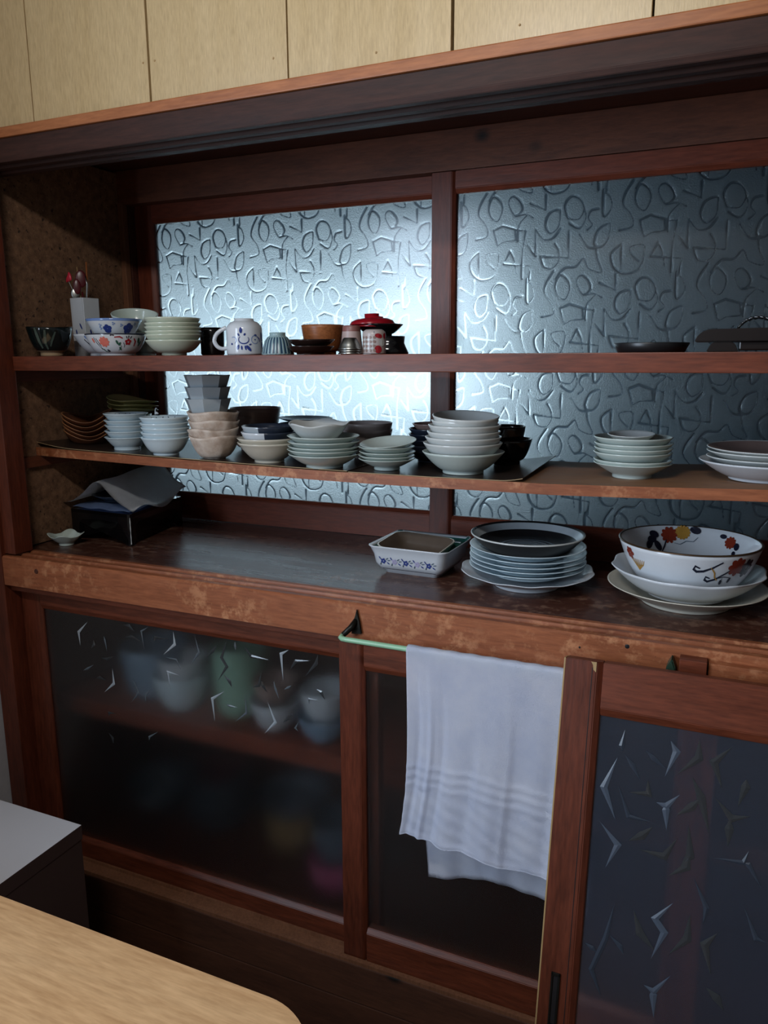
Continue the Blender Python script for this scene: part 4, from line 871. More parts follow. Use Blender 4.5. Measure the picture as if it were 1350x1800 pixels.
# cream bowls with the ink-splashed one on top
b0 = sh2(-0.832) + L
me = lmesh('cream_bowl', bowl_prof(0.0620, 0.0405, 0.030, 0.006, 0.003, 0.7, lip=0.0015), 'cream')
stack('cream_bowl', me, -0.832, 1.324, [b0, b0 + 0.0088], 'cream pottery bowl, %s of two under the ink-splashed bowls', 'bowl', 'cream bowls')
me = lmesh('ink_bowl', bowl_prof(0.0548, 0.0380, 0.028, 0.005, 0.003, 0.5), ['white', 'navy'])
ang0 = cam_angle(-0.833, 1.324)
setmat(me, lambda c: 1 if (math.atan2(c.y, c.x) - 0.1) % 6.283 < 3.4 + 20 * (c.z - 0.02) else 0)
o = obj('ink_bowl', me, None, None, (-0.833, 1.324, b0 + 0.0235), (0, 0, ang0 - 0.3)); tag(o, 'white bowl with a dark ink splash above the cream bowls', 'bowl', 'ink-splashed bowls')
me = lmesh('ink_bowl', bowl_prof(0.0535, 0.0380, 0.028, 0.005, 0.003, 0.5), ['grey', 'navy'])
setmat(me, lambda c: 1 if (math.atan2(c.y, c.x) - 0.1) % 6.283 < 4.6 + 8 * (c.z - 0.02) else 0)
o = obj('ink_bowl', me, None, None, (-0.833, 1.325, b0 + 0.0350), (0, 0, ang0 - 0.55)); tag(o, 'mostly dark blue bowl topping the cream bowl pile', 'bowl', 'ink-splashed bowls')
# five greenish plates and a wavy dish
b0 = sh2(-0.700) + L
me = lmesh('greenish_plate', bowl_prof(0.0690, 0.0265, 0.036, 0.006, 0.0028, 0.72, lip=0.001), 'greencream')
stack('greenish_plate', me, -0.700, 1.309, [b0 + z for z in (0, 0.0085, 0.0150, 0.0240, 0.0345)], 'greenish white plate, %s of five under the wavy dish', 'plate', 'greenish white plates', 0.0012, 0.012)
def wavw(a, r, z, k):
    f = max(0, z - 0.01) / 0.03
    return (r * (1 + 0.035 * f * math.sin(5 * a)), z + 0.0028 * f * math.sin(5 * a + 1.0))
me = lmesh('wavy_dish', bowl_prof(0.0590, 0.0330, 0.032, 0.004, 0.003, 0.75), 'greywhite', 80, wavw)
place('wavy_dish', me, None, -0.709, 1.309, b0 + 0.0520, 'grey white dish with a wavy rim on the greenish plates', 'dish', None, (0.03, 0.0, 0.4))
# five small saucers, the top one tipped
b0 = sh2(-0.575) + L
me = lmesh('small_saucer', bowl_prof(0.0540, 0.0215, 0.0245, 0.006, 0.0025, 0.8), 'greencream')
stack('small_saucer', me, -0.575, 1.328, [b0 + z for z in (0, 0.0060, 0.0130, 0.0225)], 'small grey white saucer, %s of four beneath the tipped saucer', 'saucer', 'small saucers')
place('small_saucer', me, None, -0.571, 1.328, b0 + 0.0318, 'small grey white saucer tipped to the front on top of its pile', 'saucer', 'small saucers', (0.11, -0.06, 0.2))
# seven big bowls
b0 = sh2(-0.428) + L
me = lmesh('wide_bowl', bowl_prof(0.0750, 0.0395, 0.0376, 0.006, 0.003, 0.72), 'greencream', 52)
place('wide_bowl', me, None, -0.428, 1.339, b0, 'widest greenish white bowl at the foot of the big bowl pile', 'bowl', 'big bowl pile')
for i, (r, rim, x) in enumerate(((0.0722, 0.0555, -0.4295), (0.0698, 0.0663, -0.4285), (0.0668, 0.0761, -0.4280), (0.0660, 0.0878, -0.4265))):
    me = lmesh('grey_white_bowl', bowl_prof(r, 0.034, 0.034, 0.005, 0.003, 0.42), 'greywhite', 52)
    place('grey_white_bowl', me, None, x, 1.339, b0 + rim - 0.034, 'grey white round bowl, %s of four in the big pile' % ordinal(i, 4), 'bowl', 'big bowl pile')
me = lmesh('lilac_grey_bowl', bowl_prof(0.0608, 0.036, 0.032, 0.005, 0.003, 0.40), 'greywhite', 52)
place('lilac_grey_bowl', me, None, -0.4262, 1.340, b0 + 0.0600, 'second highest bowl of the big pile, straight-sided grey white', 'bowl', 'big bowl pile')
me = lmesh('lilac_grey_bowl', bowl_prof(0.0606, 0.036, 0.032, 0.005, 0.003, 0.42), ['greywhite', 'slate'], 52)
setmat(me, lambda c: 1 if (c.z < 0.026 and math.hypot(c.x, c.y) < 0.052 and c.z > 0.006 and False) else 0)
o = place('lilac_grey_bowl', me, None, -0.4256, 1.340, b0 + 0.0685, 'topmost bowl of the big pile with a grey line inside', 'bowl', 'big bowl pile', (0.07, 0.05, 0))
obj('inner_line', mesh_of(lathe([(0.0510, 0.0215), (0.0530, 0.0235)], 52), 'inner_line', True), 'navy', o)
# right: grey-green plates
b0 = sh2(-0.136)
me = lmesh('shallow_plate', bowl_prof(0.0657, 0.0258, 0.0331, 0.006, 0.0028, 0.9), 'greencream', 48)
place('shallow_plate', me, None, -0.136, 1.383, b0, 'pale wide plate at the foot of the grey-green plate pile', 'plate', 'grey-green plates')
me = lmesh('grey_green_plate', bowl_prof(0.0655, 0.0235, 0.034, 0.004, 0.0028, 0.5), 'greencream', 48)
for i, z in enumerate((0.0080, 0.0208, 0.0286, 0.0364, 0.0467)):
    place('grey_green_plate', me, None, -0.137 + random.uniform(-0.001, 0.001), 1.383, b0 + z, 'grey-green deep plate, %s of five at the shelf right' % ordinal(i, 5), 'plate', 'grey-green plates')
me = lmesh('small_grey_dish', bowl_prof(0.0400, 0.016, 0.022, 0.003, 0.0028, 0.8), 'greywhite', 40)
place('small_grey_dish', me, None, -0.141, 1.388, b0 + 0.0585, 'small grey dish lying inside the top grey-green plate', 'dish', None, (0.06, 0, 0))
# far right: plates cut by the frame
b0 = sh2(0.068)
me = lmesh('white_platter', bowl_prof(0.0990, 0.0310, 0.052, 0.004, 0.003, 0.75), 'white', 56)
place('white_platter', me, None, 0.068, 1.385, b0, 'wide white platter at the bottom of the pile by the right edge', 'plate', 'plates by the right edge')
me = lmesh('rimmed_plate', bowl_prof(0.0880, 0.022, 0.046, 0.004, 0.003, 0.75), ['greywhite', 'mauve'], 56)
for i, z in enumerate((0.0150, 0.0240)):
    place('rimmed_plate', me, None, 0.068, 1.386, b0 + z, 'grey white rimmed plate, %s of two inside the wide white platter' % ('lower' if i == 0 else 'upper'), 'plate', 'plates by the right edge')
me = lmesh('dark_plate', bowl_prof(0.0880, 0.0200, 0.046, 0.004, 0.003, 0.75), ['greywhite', 'mauve'], 56)
setmat(me, lambda c: 1 if (c.z > 0.0062 and math.hypot(c.x, c.y) < 0.085 and False) else 0)
for p_ in me.polygons:
    if p_.normal.z > 0.3 and math.hypot(p_.center.x, p_.center.y) < 0.0855: p_.material_index = 1
place('dark_plate', me, None, 0.068, 1.386, b0 + 0.0325, 'brown-faced plate with a pale rim on top by the right edge', 'plate', 'plates by the right edge', (0.02, 0, 0))

# ------------------------------------------------------------------ counter
K = -0.4178
# little square dish with raised corners
def sqw(a, r, z, k):
    f = max(0.0, z - 0.006) / 0.02
    return (r * (1 + 0.12 * f * math.cos(4 * a)), z + 0.0045 * f * max(-0.6, math.cos(4 * a)))
me = lmesh('square_dish', bowl_prof(0.0370, 0.0240, 0.0165, 0.006, 0.0025, 0.8), 'celadon_p', 64, sqw)
place('square_dish', me, None, -1.358, 1.282, K, 'small pale square dish with raised corners on the counter', 'dish', None, (0, 0, 0.55))
# black lacquer stand with paper-wrapped bundle
t = thing('lacquer_stand', 'low black lacquer stand with four shaped legs on the counter', 'stand', (0, 0, 0))
N_, L_, R_c = Vector((-1.208, 1.327)), Vector((-1.390, 1.334)), Vector((-1.248, 1.560)); B_ = L_ + R_c - N_
def apron(p, q, z0=K, z1=-0.345, leg=0.022, th=0.007):
    """one side of the stand: two legs and a curved rail, thin board from p to q"""
    d = q - p; Ln = d.length; d.normalize(); n = Vector((-d.y, d.x)); H = z1 - z0
    pts = [(0, z0), (leg * 0.75, z0), (leg, z0 + 0.012), (leg, z0 + H * 0.45)]
    for i in range(1, 6):
        a = math.pi / 2 * i / 5; pts.append((leg + 0.018 * (1 - math.cos(a)), z0 + H * 0.45 + (H * 0.55 - 0.022) * math.sin(a)))
    mid = [(Ln / 2, z1 - 0.019)]
    full = pts + mid + [(Ln - x, z) for x, z in reversed(pts)] + [(Ln, z1), (0, z1)]
    b = bmesh.new(); A = []; Bv = []
    for x, z in full:
        P = p + d * x; A.append(b.verts.new((P.x, P.y, z))); Bv.append(b.verts.new((P.x + n.x * th, P.y + n.y * th, z)))
    k = len(full); b.faces.new(A); b.faces.new(Bv[::-1])
    for i in range(k): b.faces.new((A[i], Bv[i], Bv[(i + 1) % k], A[(i + 1) % k]))
    bmesh.ops.triangulate(b, faces=[f for f in b.faces if len(f.verts) > 4]); return b
for p, q in ((N_, L_), (R_c, N_), (L_, B_), (B_, R_c)):
    obj('side', apron(q, p) if False else apron(p, q, th=-0.007), 'black', t)
b = bmesh.new(); top4 = [N_, L_, B_, R_c]
A = [b.verts.new((p.x, p.y, -0.3445)) for p in top4]; Bv = [b.verts.new((p.x, p.y, -0.3525)) for p in top4]
b.faces.new(A); b.faces.new(Bv[::-1])
for i in range(4): b.faces.new((A[i], Bv[i], Bv[(i + 1) % 4], A[(i + 1) % 4]))
obj('top', b, 'black', t)
glintb = tube([(N_.x + 0.0003, N_.y - 0.0006, K + 0.001 + 0.0 + 0.068 * u) for u in np.linspace(0.05, 0.95, 8)], [0.0013, 0.0008, 0.0011, 0.0006, 0.0012, 0.0009, 0.0012, 0.0005], 6); obj('corner_highlight', glintb, 'greywhite', t)  # pale strip paints the highlight along the near corner
def quad(u, v):            # u along front edge from L to N, v towards the back
    P = L_ + (N_ - L_) * u + (B_ - L_) * v; return P
# blue cloth on the stand
b = bmesh.new(); G = [[b.verts.new((quad(0.02 + 0.96 * i / 12, 0.01 + 0.97 * j / 12).x, quad(0.02 + 0.96 * i / 12, 0.01 + 0.97 * j / 12).y, -0.3435 + 0.0035 + 0.0015 * math.sin(i * 1.3 + j))) for j in range(13)] for i in range(13)]
for i in range(12):
    for j in range(12): b.faces.new((G[i][j], G[i + 1][j], G[i + 1][j + 1], G[i][j + 1]))
bmesh.ops.solidify(b, geom=b.faces[:], thickness=0.004)
tag(obj('folded_cloth', b, 'bluecloth'), 'folded pale blue cloth lying on the black stand', 'cloth')
# dark dishes under the paper
c = quad(0.42, 0.45)
me = lmesh('ink_plate', bowl_prof(0.066, 0.016, 0.040, 0.004, 0.003, 0.8), 'navy', 44)
place('ink_plate', me, None, c.x, c.y, -0.3365, 'dark blue plate on the cloth under the grey paper', 'plate')
# grey paper tent
b = bmesh.new(); nu, nv = 26, 20; G = []
for i in range(nu + 1):
    row = []
    for j in range(nv + 1):
        u = -0.16 + 1.20 * i / nu; v = 0.02 + 1.06 * j / nv
        P = quad(u, v)
        ridge = 0.052 * math.exp(-((u - 0.46 - 0.05 * v) / 0.30) ** 2) + 0.020 * v * math.exp(-((u - 0.55) / 0.4) ** 2)
        flap = 0.012 * max(0, (u - 0.88) / 0.16) * math.sin(7 * v + 0.5) - 0.010 * max(0, (u - 0.93) / 0.1)
        h = -0.3335 + ridge + flap + 0.003 * math.sin(5 * u + 3 * v) + 0.0015 * math.sin(17 * u + 9 * v)
        if u < 0: h = -0.3335 + 0.004 + 0.03 * u
        row.append(b.verts.new((P.x, P.y, h)))
    G.append(row)
for i in range(nu):
    for j in range(nv): b.faces.new((G[i][j], G[i + 1][j], G[i + 1][j + 1], G[i][j + 1]))
bmesh.ops.solidify(b, geom=b.faces[:], thickness=0.0006)
tag(obj('wrapping_paper', mesh_of(b, 'wrapping_paper', True), 'paper'), 'creased grey paper sheet draped over the dishes on the black stand', 'paper')
# rectangular porcelain baking dish with a smaller one inside
def rrect(hx_, hy_, r, n=7):
    out = []
    for cx, cy_, a0 in ((hx_ - r, hy_ - r, 0), (-hx_ + r, hy_ - r, 90), (-hx_ + r, -hy_ + r, 180), (hx_ - r, -hy_ + r, 270)):
        for k in range(n + 1):
            a = math.radians(a0 + 90 * k / n); out.append((cx + r * math.cos(a), cy_ + r * math.sin(a)))
    return out
def loft(rings, z_warp=None):
    b = bmesh.new(); R = []
    for pts, z in rings: R.append([b.verts.new((x, y, z + (z_warp(x, y, z) if z_warp else 0))) for x, y in pts])
    n = len(R[0])
    for A, B in zip(R, R[1:]):
        for i in range(n): b.faces.new((A[i], A[(i + 1) % n], B[(i + 1) % n], B[i]))
    b.faces.new(R[0][::-1]); b.faces.new(R[-1]); return b
bx_, by_ = -0.534, 1.402
def corner(x, y, z): return 0.005 * (abs(x) / 0.08 * abs(y) / 0.075) * max(0, (z - 0.02) / 0.03)
rg = [(rrect(0.056, 0.050, 0.010), 0), (rrect(0.057, 0.051, 0.010), 0.006), (rrect(0.066, 0.060, 0.014), 0.010), (rrect(0.074, 0.068, 0.018), 0.022), (rrect(0.077, 0.071, 0.018), 0.038), (rrect(0.082, 0.076, 0.016), 0.050), (rrect(0.084, 0.078, 0.016), 0.052), (rrect(0.0835, 0.0775, 0.016), 0.0535),
      (rrect(0.078, 0.072, 0.016), 0.050), (rrect(0.073, 0.067, 0.016), 0.038), (rrect(0.068, 0.062, 0.014), 0.016), (rrect(0.062, 0.056, 0.012), 0.012)]
t = thing('baking_dish', 'rectangular white dish with blue flower sprays and a green patterned inside', 'dish', (bx_, by_, K), (0, 0, math.radians(-2)))
me = mesh_of(loft(rg, corner), 'body', True); me.materials.append(M['white']); me.materials.append(M['teal'])
for p_ in me.polygons:
    if abs(p_.center.x) < 0.0785 and abs(p_.center.y) < 0.0725 and p_.center.z > 0.0125 and (p_.normal.x * p_.center.x + p_.normal.y * p_.center.y) < 0: p_.material_index = 1
obj('body', me, None, t)
b = bmesh.new()
def fyat(z): return -float(np.interp(z, [0.010, 0.022, 0.038, 0.050], [0.060, 0.068, 0.071, 0.076])) - 0.0006
def dab(x, z, a, c, rot, mi):
    n = 10; cv = b.verts.new((x, fyat(z), z)); ring = []
    for k in range(n):
        q = 2 * math.pi * k / n; ux, uz = a * math.cos(q), c * math.sin(q)
        X, Z = x + ux * math.cos(rot) - uz * math.sin(rot), z + ux * math.sin(rot) + uz * math.cos(rot); ring.append(b.verts.new((X, fyat(Z), Z)))
    for k in range(n): b.faces.new((cv, ring[k], ring[(k + 1) % n])).material_index = mi
for k, x0_ in enumerate((-0.050, -0.026, -0.002, 0.022, 0.046)):
    for j in range(5): dab(x0_ + 0.0035 * math.cos(j * 1.26), 0.028 + 0.0035 * math.sin(j * 1.26), 0.0026, 0.0022, j, 1 if k % 2 else 0)
    for j, (dx_, dz_, rt) in enumerate(((0.008, 0.005, 0.6), (0.010, -0.004, -0.6), (0.012, 0.002, 0.2), (-0.007, 0.006, 2.2), (-0.006, -0.006, -2.0))): dab(x0_ + dx_, 0.028 + dz_, 0.0035, 0.0012, rt, 0 if j % 2 else 2)
for k in range(34): dab(-0.054 + 0.0033 * k, 0.0112, 0.0013, 0.0007, 0, 3)
obj('painted_sprays', b, ['cobalt', 'lilac', 'slate', 'inkpaint'], t)
rg2 = [(rrect(0.048, 0.042, 0.02), 0), (rrect(0.062, 0.058, 0.024), 0.016), (rrect(0.071, 0.065, 0.026), 0.032), (rrect(0.0725, 0.0665, 0.026), 0.0345), (rrect(0.070, 0.064, 0.026), 0.0345), (rrect(0.060, 0.055, 0.022), 0.014), (rrect(0.046, 0.040, 0.018), 0.004)]
me = mesh_of(loft(rg2), 'brown_oblong_dish', True); me.materials.append(M['cream']); me.materials.append(M['ovalbrown'])
for p_ in me.polygons:
    if (p_.normal.x * p_.center.x + p_.normal.y * p_.center.y) < -0.0005 or (p_.normal.z > 0.9 and p_.center.z < 0.02): p_.material_index = 1
o = place('brown_oblong_dish', me, None, bx_ - 0.007, by_ - 0.008, K + 0.0225, 'cream-edged oblong dish, brown inside, tilted in the flower-sprayed dish', 'dish', None, (0.07, 0.05, math.radians(-3)))
o.scale = (0.92, 0.88, 1.0)
# plate pile with the black dish
px_, py_ = -0.3135, 1.380
def scal(n, amt, r0): return lambda a, r, z, k: (r * (1 + amt * (max(0, r - r0 * 0.7) / (0.3 * r0)) * math.cos(n * a)), z + 0.0012 * (max(0, r - r0 * 0.8) / (0.2 * r0)) * math.cos(n * a))
me = lmesh('scalloped_platter', bowl_prof(0.1225, 0.030, 0.062, 0.006, 0.0035, 0.85), 'white', 120, scal(12, 0.012, 0.1225))
place('scalloped_platter', me, None, px_, py_, K, 'large scalloped white platter under the pile of plates', 'plate', 'plates on the counter')
me = lmesh('blue_white_plate', bowl_prof(0.1075, 0.0185, 0.066, 0.004, 0.003, 0.8), ['bluewhite'], 64)
for i, z in enumerate((0.0200, 0.0290, 0.0375, 0.0465, 0.0570)):
    place('blue_white_plate', me, None, -0.3155 + 0.001 * (i % 2), 1.388, K + z, 'shiny bluish white plate, %s of five below the black dish' % ordinal(i, 5), 'plate', 'plates on the counter')
pr = [(0, 0.001), (0.070, 0.001), (0.072, 0), (0.0735, 0.0015), (0.088, 0.012), (0.1045, 0.0295), (0.1055, 0.0315), (0.1040, 0.0325), (0.1000, 0.0285), (0.084, 0.012), (0.072, 0.0062), (0, 0.0056)]
me = lmesh('black_dish', pr, ['blackmat', 'greywhite'], 64)
setmat(me, lambda c: 1 if (c.z > 0.0300 and math.hypot(c.x, c.y) > 0.1035) else 0)
o = place('black_dish', me, None, -0.3165, 1.390, K + 0.0650, 'round black dish with a pale rim on top of the plate pile', 'dish', 'plates on the counter')
for r in (0.016, 0.026, 0.037, 0.048):
    obj('ring_mark', mesh_of(lathe([(r, 0.0060), (r + 0.0045, 0.0061)], 48), 'ring_mark', True), 'slate', o)
ib = lathe([(0.0885, 0.0166), (0.1005, 0.0293)], 64); obj('painted_lit_band', mesh_of(ib, 'painted_lit_band', True), 'grey', o)  # grey band paints the light falling on the inner wall
o.children[-1].location.z = 0.0004
# big flowered bowl on two dishes
qx, qy = -0.0355, 1.382
me = lmesh('cream_platter', bowl_prof(0.1310, 0.0335, 0.074, 0.005, 0.0035, 0.95), 'cream', 72)
place('cream_platter', me, None, qx, qy, K, 'cream platter under the scalloped bowl at the right end of the counter', 'plate', 'dishes at the right of the counter')
me = lmesh('scalloped_bowl', bowl_prof(0.1250, 0.0480, 0.066, 0.005, 0.0035, 0.65), 'white', 120, scal(10, 0.018, 0.125))
place('scalloped_bowl', me, None, qx, qy + 0.002, K + 0.0145, 'white scalloped bowl between the cream platter and the flowered bowl', 'bowl', 'dishes at the right of the counter', (0, 0, 0.3))
pr = bowl_prof(0.1157, 0.0840, 0.056, 0.006, 0.0038, 0.42)
t = thing('flowered_bowl', 'large white bowl with chrysanthemums inside and a gilt rim', 'bowl', (qx, qy + 0.003, K + 0.0260), group='dishes at the right of the counter')
obj('body', mesh_of(lathe(pr, 72), 'body', True), 'white', t)
obj('gilt_rim', mesh_of(lathe([(0.1160, 0.0828), (0.1162, 0.0838), (0.1150, 0.0852), (0.1130, 0.0852), (0.1118, 0.084)], 72), 'gilt_rim', True), 'gold', t)
ac = cam_angle(qx, qy)
fo = rfun(pr)
sh = [(0, 's', [(0.020, 0.062), (0.012, 0.066), (0.010, 0.060), (0.015, 0.056), (0.026, 0.057), (0.040, 0.063), (0.056, 0.073)], 0.0022), (0, 's', [(0.040, 0.044), (0.032, 0.047), (0.031, 0.041), (0.037, 0.038), (0.050, 0.042), (0.066, 0.052), (0.078, 0.060)], 0.0020),
      (2, 's', [(0.038, 0.064), (0.046, 0.054), (0.048, 0.046), (0.054, 0.040)], 0.0013), (0, 's', [(0.056, 0.044), (0.066, 0.046), (0.078, 0.044)], 0.0008), (0, 'e', 0.063, 0.036, 0.003, 0.005, 0.2), (0, 'e', 0.080, 0.039, 0.003, 0.0055, -0.1), (0, 's', [(0.064, 0.044), (0.063, 0.036)], 0.0006)]
for k in range(8): sh.append((1, 'e', 0.086 + 0.011 * math.cos(k * 0.785), 0.063 + 0.010 * math.sin(k * 0.785), 0.007, 0.005, k * 0.785))
sh.append((1, 'e', 0.086, 0.063, 0.011, 0.010, 0))
for k in range(7): sh.append((0, 'e', 0.112 + 0.009 * math.cos(k * 0.9), 0.058 + 0.010 * math.sin(k * 0.9), 0.007, 0.005, k * 0.9))
for k in range(9): sh.append((2, 's', [(-0.098, 0.040), (-0.094 + 0.003 * (k - 4), 0.052), (-0.096 + 0.0045 * (k - 4), 0.060)], 0.0008))
for k in range(6): sh.append((1, 'e', -0.112 + 0.006 * math.cos(k), 0.068 + 0.006 * math.sin(k), 0.005, 0.004, k))
left_ = lambda q: (q[2] if q[1] == 'e' else q[2][0][0]) < 0
motif(t, fo, 0.1157, [q for q in sh if not left_(q)], ['inkpaint', 'rust', 'ochre'], 'painted_scrolls', ac)
motif(t, fo, 0.1157, [q for q in sh if left_(q)], ['inkpaint', 'rust', 'ochre'], 'painted_grasses', ac)
fi = lambda z: fo(z) - 0.0060
acb = ac + math.pi
sh = []
for k in range(10): sh.append((1, 'e', 0.040 + 0.011 * math.cos(k * 0.628), 0.068 + 0.009 * math.sin(k * 0.628), 0.006, 0.0038, k * 0.628))
sh.append((1, 'e', 0.040, 0.068, 0.011, 0.009, 0))
for k in range(14): sh.append((2, 'e', 0.014 + 0.010 * math.cos(k * 0.449), 0.073 + 0.008 * math.sin(k * 0.449), 0.005, 0.003, k * 0.449))
sh.append((2, 'e', 0.014, 0.073, 0.010, 0.008, 0))
for (s, z, rt) in ((0.072, 0.070, 0.3), (0.086, 0.054, -0.6), (0.066, 0.050, 0.9), (0.078, 0.062, 0), (-0.010, 0.078, 0.2)): sh.append((0, 'e', s, z, 0.0105, 0.0065, rt))
sh += [(0, 's', [(0.046, 0.060), (0.052, 0.048), (0.060, 0.038)], 0.0016), (3, 's', [(0.030, 0.054), (0.018, 0.052), (0.006, 0.058), (-0.008, 0.058), (-0.016, 0.066)], 0.0007)]
for k in range(10): sh.append((1, 'e', -0.082 + 0.008 * math.cos(k * 0.628), 0.066 + 0.0065 * math.sin(k * 0.628), 0.0045, 0.003, k * 0.628))
sh += [(1, 'e', -0.082, 0.066, 0.008, 0.0065, 0), (2, 'e', -0.082, 0.066, 0.003, 0.003, 0), (0, 'e', -0.064, 0.074, 0.007, 0.004, 0), (0, 'e', -0.099, 0.062, 0.007, 0.006, 0.6), (0, 'e', -0.098, 0.050, 0.005, 0.004, 0.3)]
far_ = lambda q: (q[2] if q[1] == 'e' else q[2][0][0]) < -0.04
motif(t, fi, 0.1157, [q for q in sh if not far_(q)], ['inkpaint', 'rust', 'ochre', 'slate'], 'painted_chrysanthemums', acb)
motif(t, fi, 0.1157, [q for q in sh if far_(q)], ['inkpaint', 'rust', 'ochre', 'slate'], 'painted_chrysanthemum', acb)

# ------------------------------------------------------------------ behind the frosted doors
IZ = -0.7918; G2 = 'crockery behind the frosted door'
def inner(name, mat, r, h, rf, x, y, z, label, cat, q=0.45):
    me = lmesh(name, bowl_prof(r, h, rf, 0.006, 0.003, q), mat, 32); return place(name, me, None, x, y, z, label, cat, G2)
inner('blue_bowl', 'paleslate', 0.078, 0.125, 0.045, -1.205, 1.375, IZ, 'blurred blue bowl farthest left on the inner shelf behind frosted glass', 'bowl', 0.3)
inner('pale_bowl', 'bluewhite', 0.066, 0.085, 0.035, -1.098, 1.340, IZ, 'blurred white bowl beside the blue one behind frosted glass', 'bowl')
inner('pale_bowl', 'white', 0.055, 0.075, 0.03, -1.100, 1.345, IZ + 0.045, 'blurred white bowl stacked above another behind frosted glass', 'bowl')
inner('jade_vase', 'jade', 0.062, 0.160, 0.046, -0.962, 1.375, IZ, 'blurred green jar in the middle of the inner shelf behind frosted glass', 'jar', 0.3)
inner('pale_bowl', 'white', 0.056, 0.066, 0.028, -0.845, 1.335, IZ, 'blurred white bowl under the mauve one behind frosted glass', 'bowl')
inner('mauve_cup', 'mauve', 0.050, 0.055, 0.028, -0.847, 1.340, IZ + 0.055, 'blurred mauve bowl on a white bowl behind frosted glass', 'bowl')
inner('blue_grey_bowl', 'paleslate', 0.058, 0.055, 0.03, -0.725, 1.335, IZ, 'blurred blue bowl near the middle stile behind frosted glass', 'bowl')
inner('pale_bowl', 'white', 0.055, 0.070, 0.03, -0.722, 1.338, IZ + 0.042, 'blurred white bowl on the blue bowl near the middle stile', 'bowl')
FZ = -1.1898  # floor crockery mostly slate: the shade down here is put into the colour
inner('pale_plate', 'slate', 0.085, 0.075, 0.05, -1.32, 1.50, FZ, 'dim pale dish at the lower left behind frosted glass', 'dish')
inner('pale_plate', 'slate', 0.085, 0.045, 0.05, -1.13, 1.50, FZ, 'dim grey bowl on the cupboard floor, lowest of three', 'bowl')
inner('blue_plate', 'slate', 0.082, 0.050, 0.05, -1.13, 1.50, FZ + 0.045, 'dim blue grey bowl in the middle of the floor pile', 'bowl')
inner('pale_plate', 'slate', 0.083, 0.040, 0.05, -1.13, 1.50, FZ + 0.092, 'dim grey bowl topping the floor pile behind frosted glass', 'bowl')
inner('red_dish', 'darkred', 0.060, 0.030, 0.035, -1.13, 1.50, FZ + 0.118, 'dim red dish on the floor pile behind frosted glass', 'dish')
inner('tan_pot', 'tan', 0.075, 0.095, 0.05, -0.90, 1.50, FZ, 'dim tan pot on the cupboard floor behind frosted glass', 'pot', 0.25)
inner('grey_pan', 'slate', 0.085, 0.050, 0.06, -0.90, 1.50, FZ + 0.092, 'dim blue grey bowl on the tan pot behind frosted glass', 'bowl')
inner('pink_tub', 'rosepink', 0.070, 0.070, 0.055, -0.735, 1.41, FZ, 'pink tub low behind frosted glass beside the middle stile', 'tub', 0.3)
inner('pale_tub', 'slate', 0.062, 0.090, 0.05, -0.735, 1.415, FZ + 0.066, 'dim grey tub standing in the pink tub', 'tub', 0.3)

# ------------------------------------------------------------------ towel bar, towel, leaning door
t = thing('towel_bar', 'pale green metal towel bar hooked to the front beam', 'towel bar', (0, 0, 0))
zb_, yb_ = -0.4725, 1.119
path = [(-0.556, 1.1485, zb_ + 0.026), (-0.562, 1.138, zb_ + 0.014), (-0.572, 1.126, zb_ + 0.003), (-0.5735, 1.1205, zb_), (-0.569, yb_ - 0.002, zb_), (-0.560, yb_ - 0.0028, zb_)]
obj('bar', mesh_of(tube(path[2:] + [(x, yb_ - 0.0028, zb_) for x in np.linspace(-0.53, -0.062, 12)] + [(-0.05, yb_, zb_ + 0.001), (-0.046, yb_ + 0.010, zb_ + 0.010)], 0.0046, 12), 'bar', True), 'green', t)
obj('hook_end', mesh_of(tube(path[:3], [0.005, 0.0055, 0.0048], 10), 'hook_end', True), 'iron', t)
b = prism([(-0.5655, zb_ - 0.000), (-0.5455, zb_ + 0.002), (-0.5495, zb_ + 0.024), (-0.5545, zb_ + 0.046), (-0.5585, zb_ + 0.030)], 1.1445, 1.1495, 'y', None, 0.001)
obj('hook_plate', b, 'iron', t)
b = prism([(-0.050, zb_ + 0.010), (-0.036, zb_ + 0.010), (-0.034, zb_ + 0.028), (-0.040, zb_ + 0.044), (-0.047, zb_ + 0.030)], 1.126, 1.1495, 'y', None, 0.002)
obj('hook_plate', b, 'darkgreen', t)

